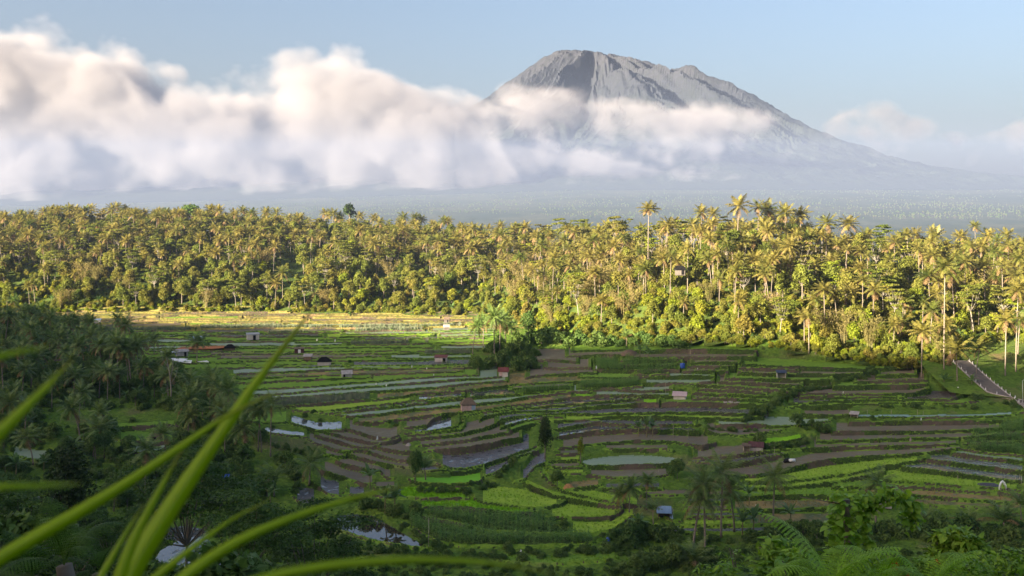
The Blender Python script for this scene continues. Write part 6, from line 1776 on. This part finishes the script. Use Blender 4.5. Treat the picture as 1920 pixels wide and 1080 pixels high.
# vine-covered post with its arch
rs = np.random.default_rng(77)
y = 17.0; vr = near_root('vine_post', 1592, y); H0 = (HZ - 922) * y / F - vr.location[2]
mb = MB(); mb.tube([(0, 0, -.3), (.05, 0, H0 * .5), (-.05, 0, H0 * .97)], [.09, .08, .06], 7); mb.build('post', M_BARK, vr, None, True)
arch = [pix(1608, 960, y), pix(1640, 935, y), pix(1672, 925, y), pix(1700, 935, y + .2), pix(1712, 965, y + .3), pix(1706, 985, y + .3)]; arch = [a - np.array(vr.location) for a in arch]
mb = MB(); mb.tube(arch, [.02, .02, .018, .015, .012, .008], 5); mb.tube([pix(1600, 950, y) - np.array(vr.location), pix(1560, 942, y) - np.array(vr.location), pix(1500, 932, y) - np.array(vr.location)], [.012, .01, .006], 5); mb.build('vine', M_BARK, vr)
def Cpost(r):
    z = H0 * (1 - r.random() * .5); wv = .30 + .22 * (1 - z / H0) * 2; a = r.uniform(0, 6.28); return np.array([math.cos(a) * wv * r.uniform(.6, 1), math.sin(a) * wv * r.uniform(.6, 1), z])
def Carch(r): k = r.random() * 4.999; i = int(k); return arch[i] * (1 - k + i) + arch[i + 1] * (k - i) + r.normal(size=3) * (.09, .09, .07)
leaves(vr, Cpost, 215, rs, .75, 1.3); leaves(vr, Carch, 85, rs, .6, 1.1); leaf_mass('foliage', lambda r: Cpost(r) if r.random() < .75 else Carch(r), 1500, .10, .085, M_HEART, rs, vr, True)
tag(vr, 'post smothered in heart-shaped vine leaves with an arch to its right', 'vine')
def bush_near(u, y, vtop, wpx, n_leaf, n_mass, label, mat=M_NEAR, heart_scale=(.7, 1.2), L=.11, W=.05, seed=1, flowers=0, name='leafy_bush'):
    rs = np.random.default_rng(seed); r_ = near_root(name, u, y); H = (HZ - vtop) * y / F - r_.location[2]; Rw = wpx * y / F / 2
    mb = MB()
    for i in range(7):
        a = rs.uniform(0, 6.28); mb.tube([(0, 0, -.2), (math.cos(a) * Rw * .3, math.sin(a) * Rw * .3, H * .5), (math.cos(a) * Rw * .7, math.sin(a) * Rw * .6, H * rs.uniform(.75, .97))], [.04, .025, .008], 5)
    mb.build('stem', M_BARK, r_)
    lob = []
    for k_ in range(7):
        q_ = Rw * rs.uniform(.3, .5); xx = rs.uniform(-.75, .75)
        lob.append((np.array([xx * Rw, rs.uniform(-.5, .5) * Rw, H - q_ * .95 - Rw * .7 * xx * xx - (0 if k_ < 4 else rs.uniform(.2, .7) * Rw)]), q_))
    def C(r):
        c, q_ = lob[int(r.integers(0, 7))]; d = r.normal(size=3); d /= np.linalg.norm(d); d[2] = abs(d[2]) if r.random() < .6 else d[2]; return c + d * q_ * (.55 + .5 * r.random()) * (1, 1, .9)
    def Clow(r): return np.array([r.uniform(-1, 1) * Rw, r.uniform(-.8, .8) * Rw, H - Rw * r.uniform(.6, 1.6)])
    if n_leaf: leaves(r_, C, n_leaf, rs, *heart_scale)
    leaf_mass('foliage', lambda r: C(r) if r.random() < .7 else Clow(r), n_mass, L, W, mat, rs, r_, False)
    for i in range(flowers):
        fb = MB(); c = C(rs) + (0, -.25, .05)
        for k in range(5): a = 1.2566 * k; fb.add([(0, 0, 0), (.07 * math.cos(a - .45), -.03, .07 * math.sin(a - .45)), (.1 * math.cos(a), -.02, .1 * math.sin(a)), (.07 * math.cos(a + .45), -.03, .07 * math.sin(a + .45))], [(0, 1, 2, 3)])
        o = fb.build('flower', M_REDF, r_, c)
    return tag(r_, label, 'bush')
bush_near(1425, 16.5, 992, 165, 150, 1500, 'bush with upright sprigs and broad heart leaves left of the vine post', L=.15, W=.05, seed=3)
bush_near(1520, 15.5, 1030, 150, 120, 1000, 'tangle of heart leaves between the sprig bush and the vine post', M_HEART, seed=4)
bush_near(1795, 16.5, 992, 105, 110, 1200, 'domed bush with glossy leaves and red blossoms right of the tree fern', flowers=3, seed=5, L=.14, W=.07)
bush_near(1868, 15.0, 1016, 190, 60, 2200, 'loose small-leaved bush filling the lower right corner', seed=6, L=.09, W=.045)
bush_near(1740, 14.5, 1052, 130, 30, 1600, 'small-leaved bush at the bottom under the red blossoms', seed=7, L=.08, W=.04, flowers=1)
bush_near(1640, 20.0, 1030, 150, 40, 1000, 'dark leafy bush behind the tree fern', seed=8, flowers=1)
bush_near(1345, 19.0, 1058, 120, 20, 1000, 'low leafy bush at the bottom left of the sprig bush', seed=9)
# ferns: a rachis with feathered side fronds
def fern_geo(L, W, droop, n=26, el=0.9, sub=9):
    V = []; Q = []; t_ = np.linspace(0, 1, n); a = el - droop * t_ ** 1.3; st = L / n; xs = np.concatenate([[0], np.cumsum(np.cos(a[:-1]) * st)]); zs = np.concatenate([[0], np.cumsum(np.sin(a[:-1]) * st)])
    for i in range(n - 1):
        w = .012; b = len(V); V += [(xs[i], -w, zs[i]), (xs[i], w, zs[i]), (xs[i + 1], w, zs[i + 1]), (xs[i + 1], -w, zs[i + 1])]; Q.append((b, b + 1, b + 2, b + 3))
        if i < 4: continue
        wl = W * math.sin(math.pi * min(1, .18 + t_[i] * .82)) ** .8 * .5
        for s in (-1, 1):
            for k in range(sub):
                q0, q1 = k / sub, (k + .72) / sub; p0 = np.array([xs[i] + q0 * wl * .35 * math.cos(a[i]), s * q0 * wl, zs[i] - .25 * wl * q0 ** 2 + q0 * wl * .35 * math.sin(a[i])]); p1 = np.array([xs[i] + q1 * wl * .35 * math.cos(a[i]), s * q1 * wl, zs[i] - .25 * wl * q1 ** 2 + q1 * wl * .35 * math.sin(a[i])])
                hw = st * .46 * (1 - .6 * q0); e = np.array([math.cos(a[i]), 0, math.sin(a[i])]) * hw; b = len(V); V += [p0 - e, p0 + e, p1 + e * .8, p1 - e * .8]; Q.append((b, b + 1, b + 2, b + 3))
    return np.array(V), np.array(Q)
FERN = []
for i, (dr, el) in enumerate([(1.2, 1.25), (1.5, .95), (1.7, .7)]):
    v, f = fern_geo(2.1, .95, dr, 26, el); FERN.append(np_mesh('fern_frond_%d' % i, v, f, M_FERN))
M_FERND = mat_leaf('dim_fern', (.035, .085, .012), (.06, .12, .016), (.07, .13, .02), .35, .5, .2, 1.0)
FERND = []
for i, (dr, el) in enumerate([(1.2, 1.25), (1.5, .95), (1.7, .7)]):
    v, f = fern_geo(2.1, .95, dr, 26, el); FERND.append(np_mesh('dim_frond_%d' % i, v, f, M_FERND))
def fern(u, y, v, label, n, s, seed, az0=None, spread=6.28):
    rs = random.Random(seed); r_ = near_root('tree_fern', u, y); top = (HZ - v) * y / F - r_.location[2]
    mb = MB(); mb.tube([(0, 0, -.3), (.03, 0, top * .5), (0, 0, top)], [.13, .10, .09], 8); mb.build('trunk', M_BARK, r_, None, True)
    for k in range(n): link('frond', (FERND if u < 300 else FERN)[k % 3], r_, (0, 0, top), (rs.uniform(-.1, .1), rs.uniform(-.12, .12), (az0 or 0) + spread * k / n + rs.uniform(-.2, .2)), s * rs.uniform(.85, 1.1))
    return tag(r_, label, 'fern')
fern(1655, 15.0, 1125, 'bright tree fern with a tall upright frond at the bottom right', 7, .46, 1)
o = link('frond', FERN[0], bpy.data.objects['tree_fern'], (0, 0, (HZ - 1125) * 15 / F - bpy.data.objects['tree_fern'].location[2]), (0, -.12, -1.57), .62)
fern(1560, 14.0, 1110, 'lower bright fern left of the tall upright fern frond', 7, .7, 2)
fern(1745, 13.5, 1120, 'spreading fern under the red blossom bush', 7, .5, 3)
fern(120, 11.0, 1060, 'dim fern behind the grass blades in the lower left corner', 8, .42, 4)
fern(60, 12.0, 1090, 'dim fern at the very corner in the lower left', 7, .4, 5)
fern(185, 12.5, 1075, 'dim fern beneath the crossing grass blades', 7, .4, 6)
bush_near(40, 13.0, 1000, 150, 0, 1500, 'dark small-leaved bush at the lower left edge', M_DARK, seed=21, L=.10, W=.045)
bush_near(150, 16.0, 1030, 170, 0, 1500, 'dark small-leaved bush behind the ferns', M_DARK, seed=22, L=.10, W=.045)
name_pending()
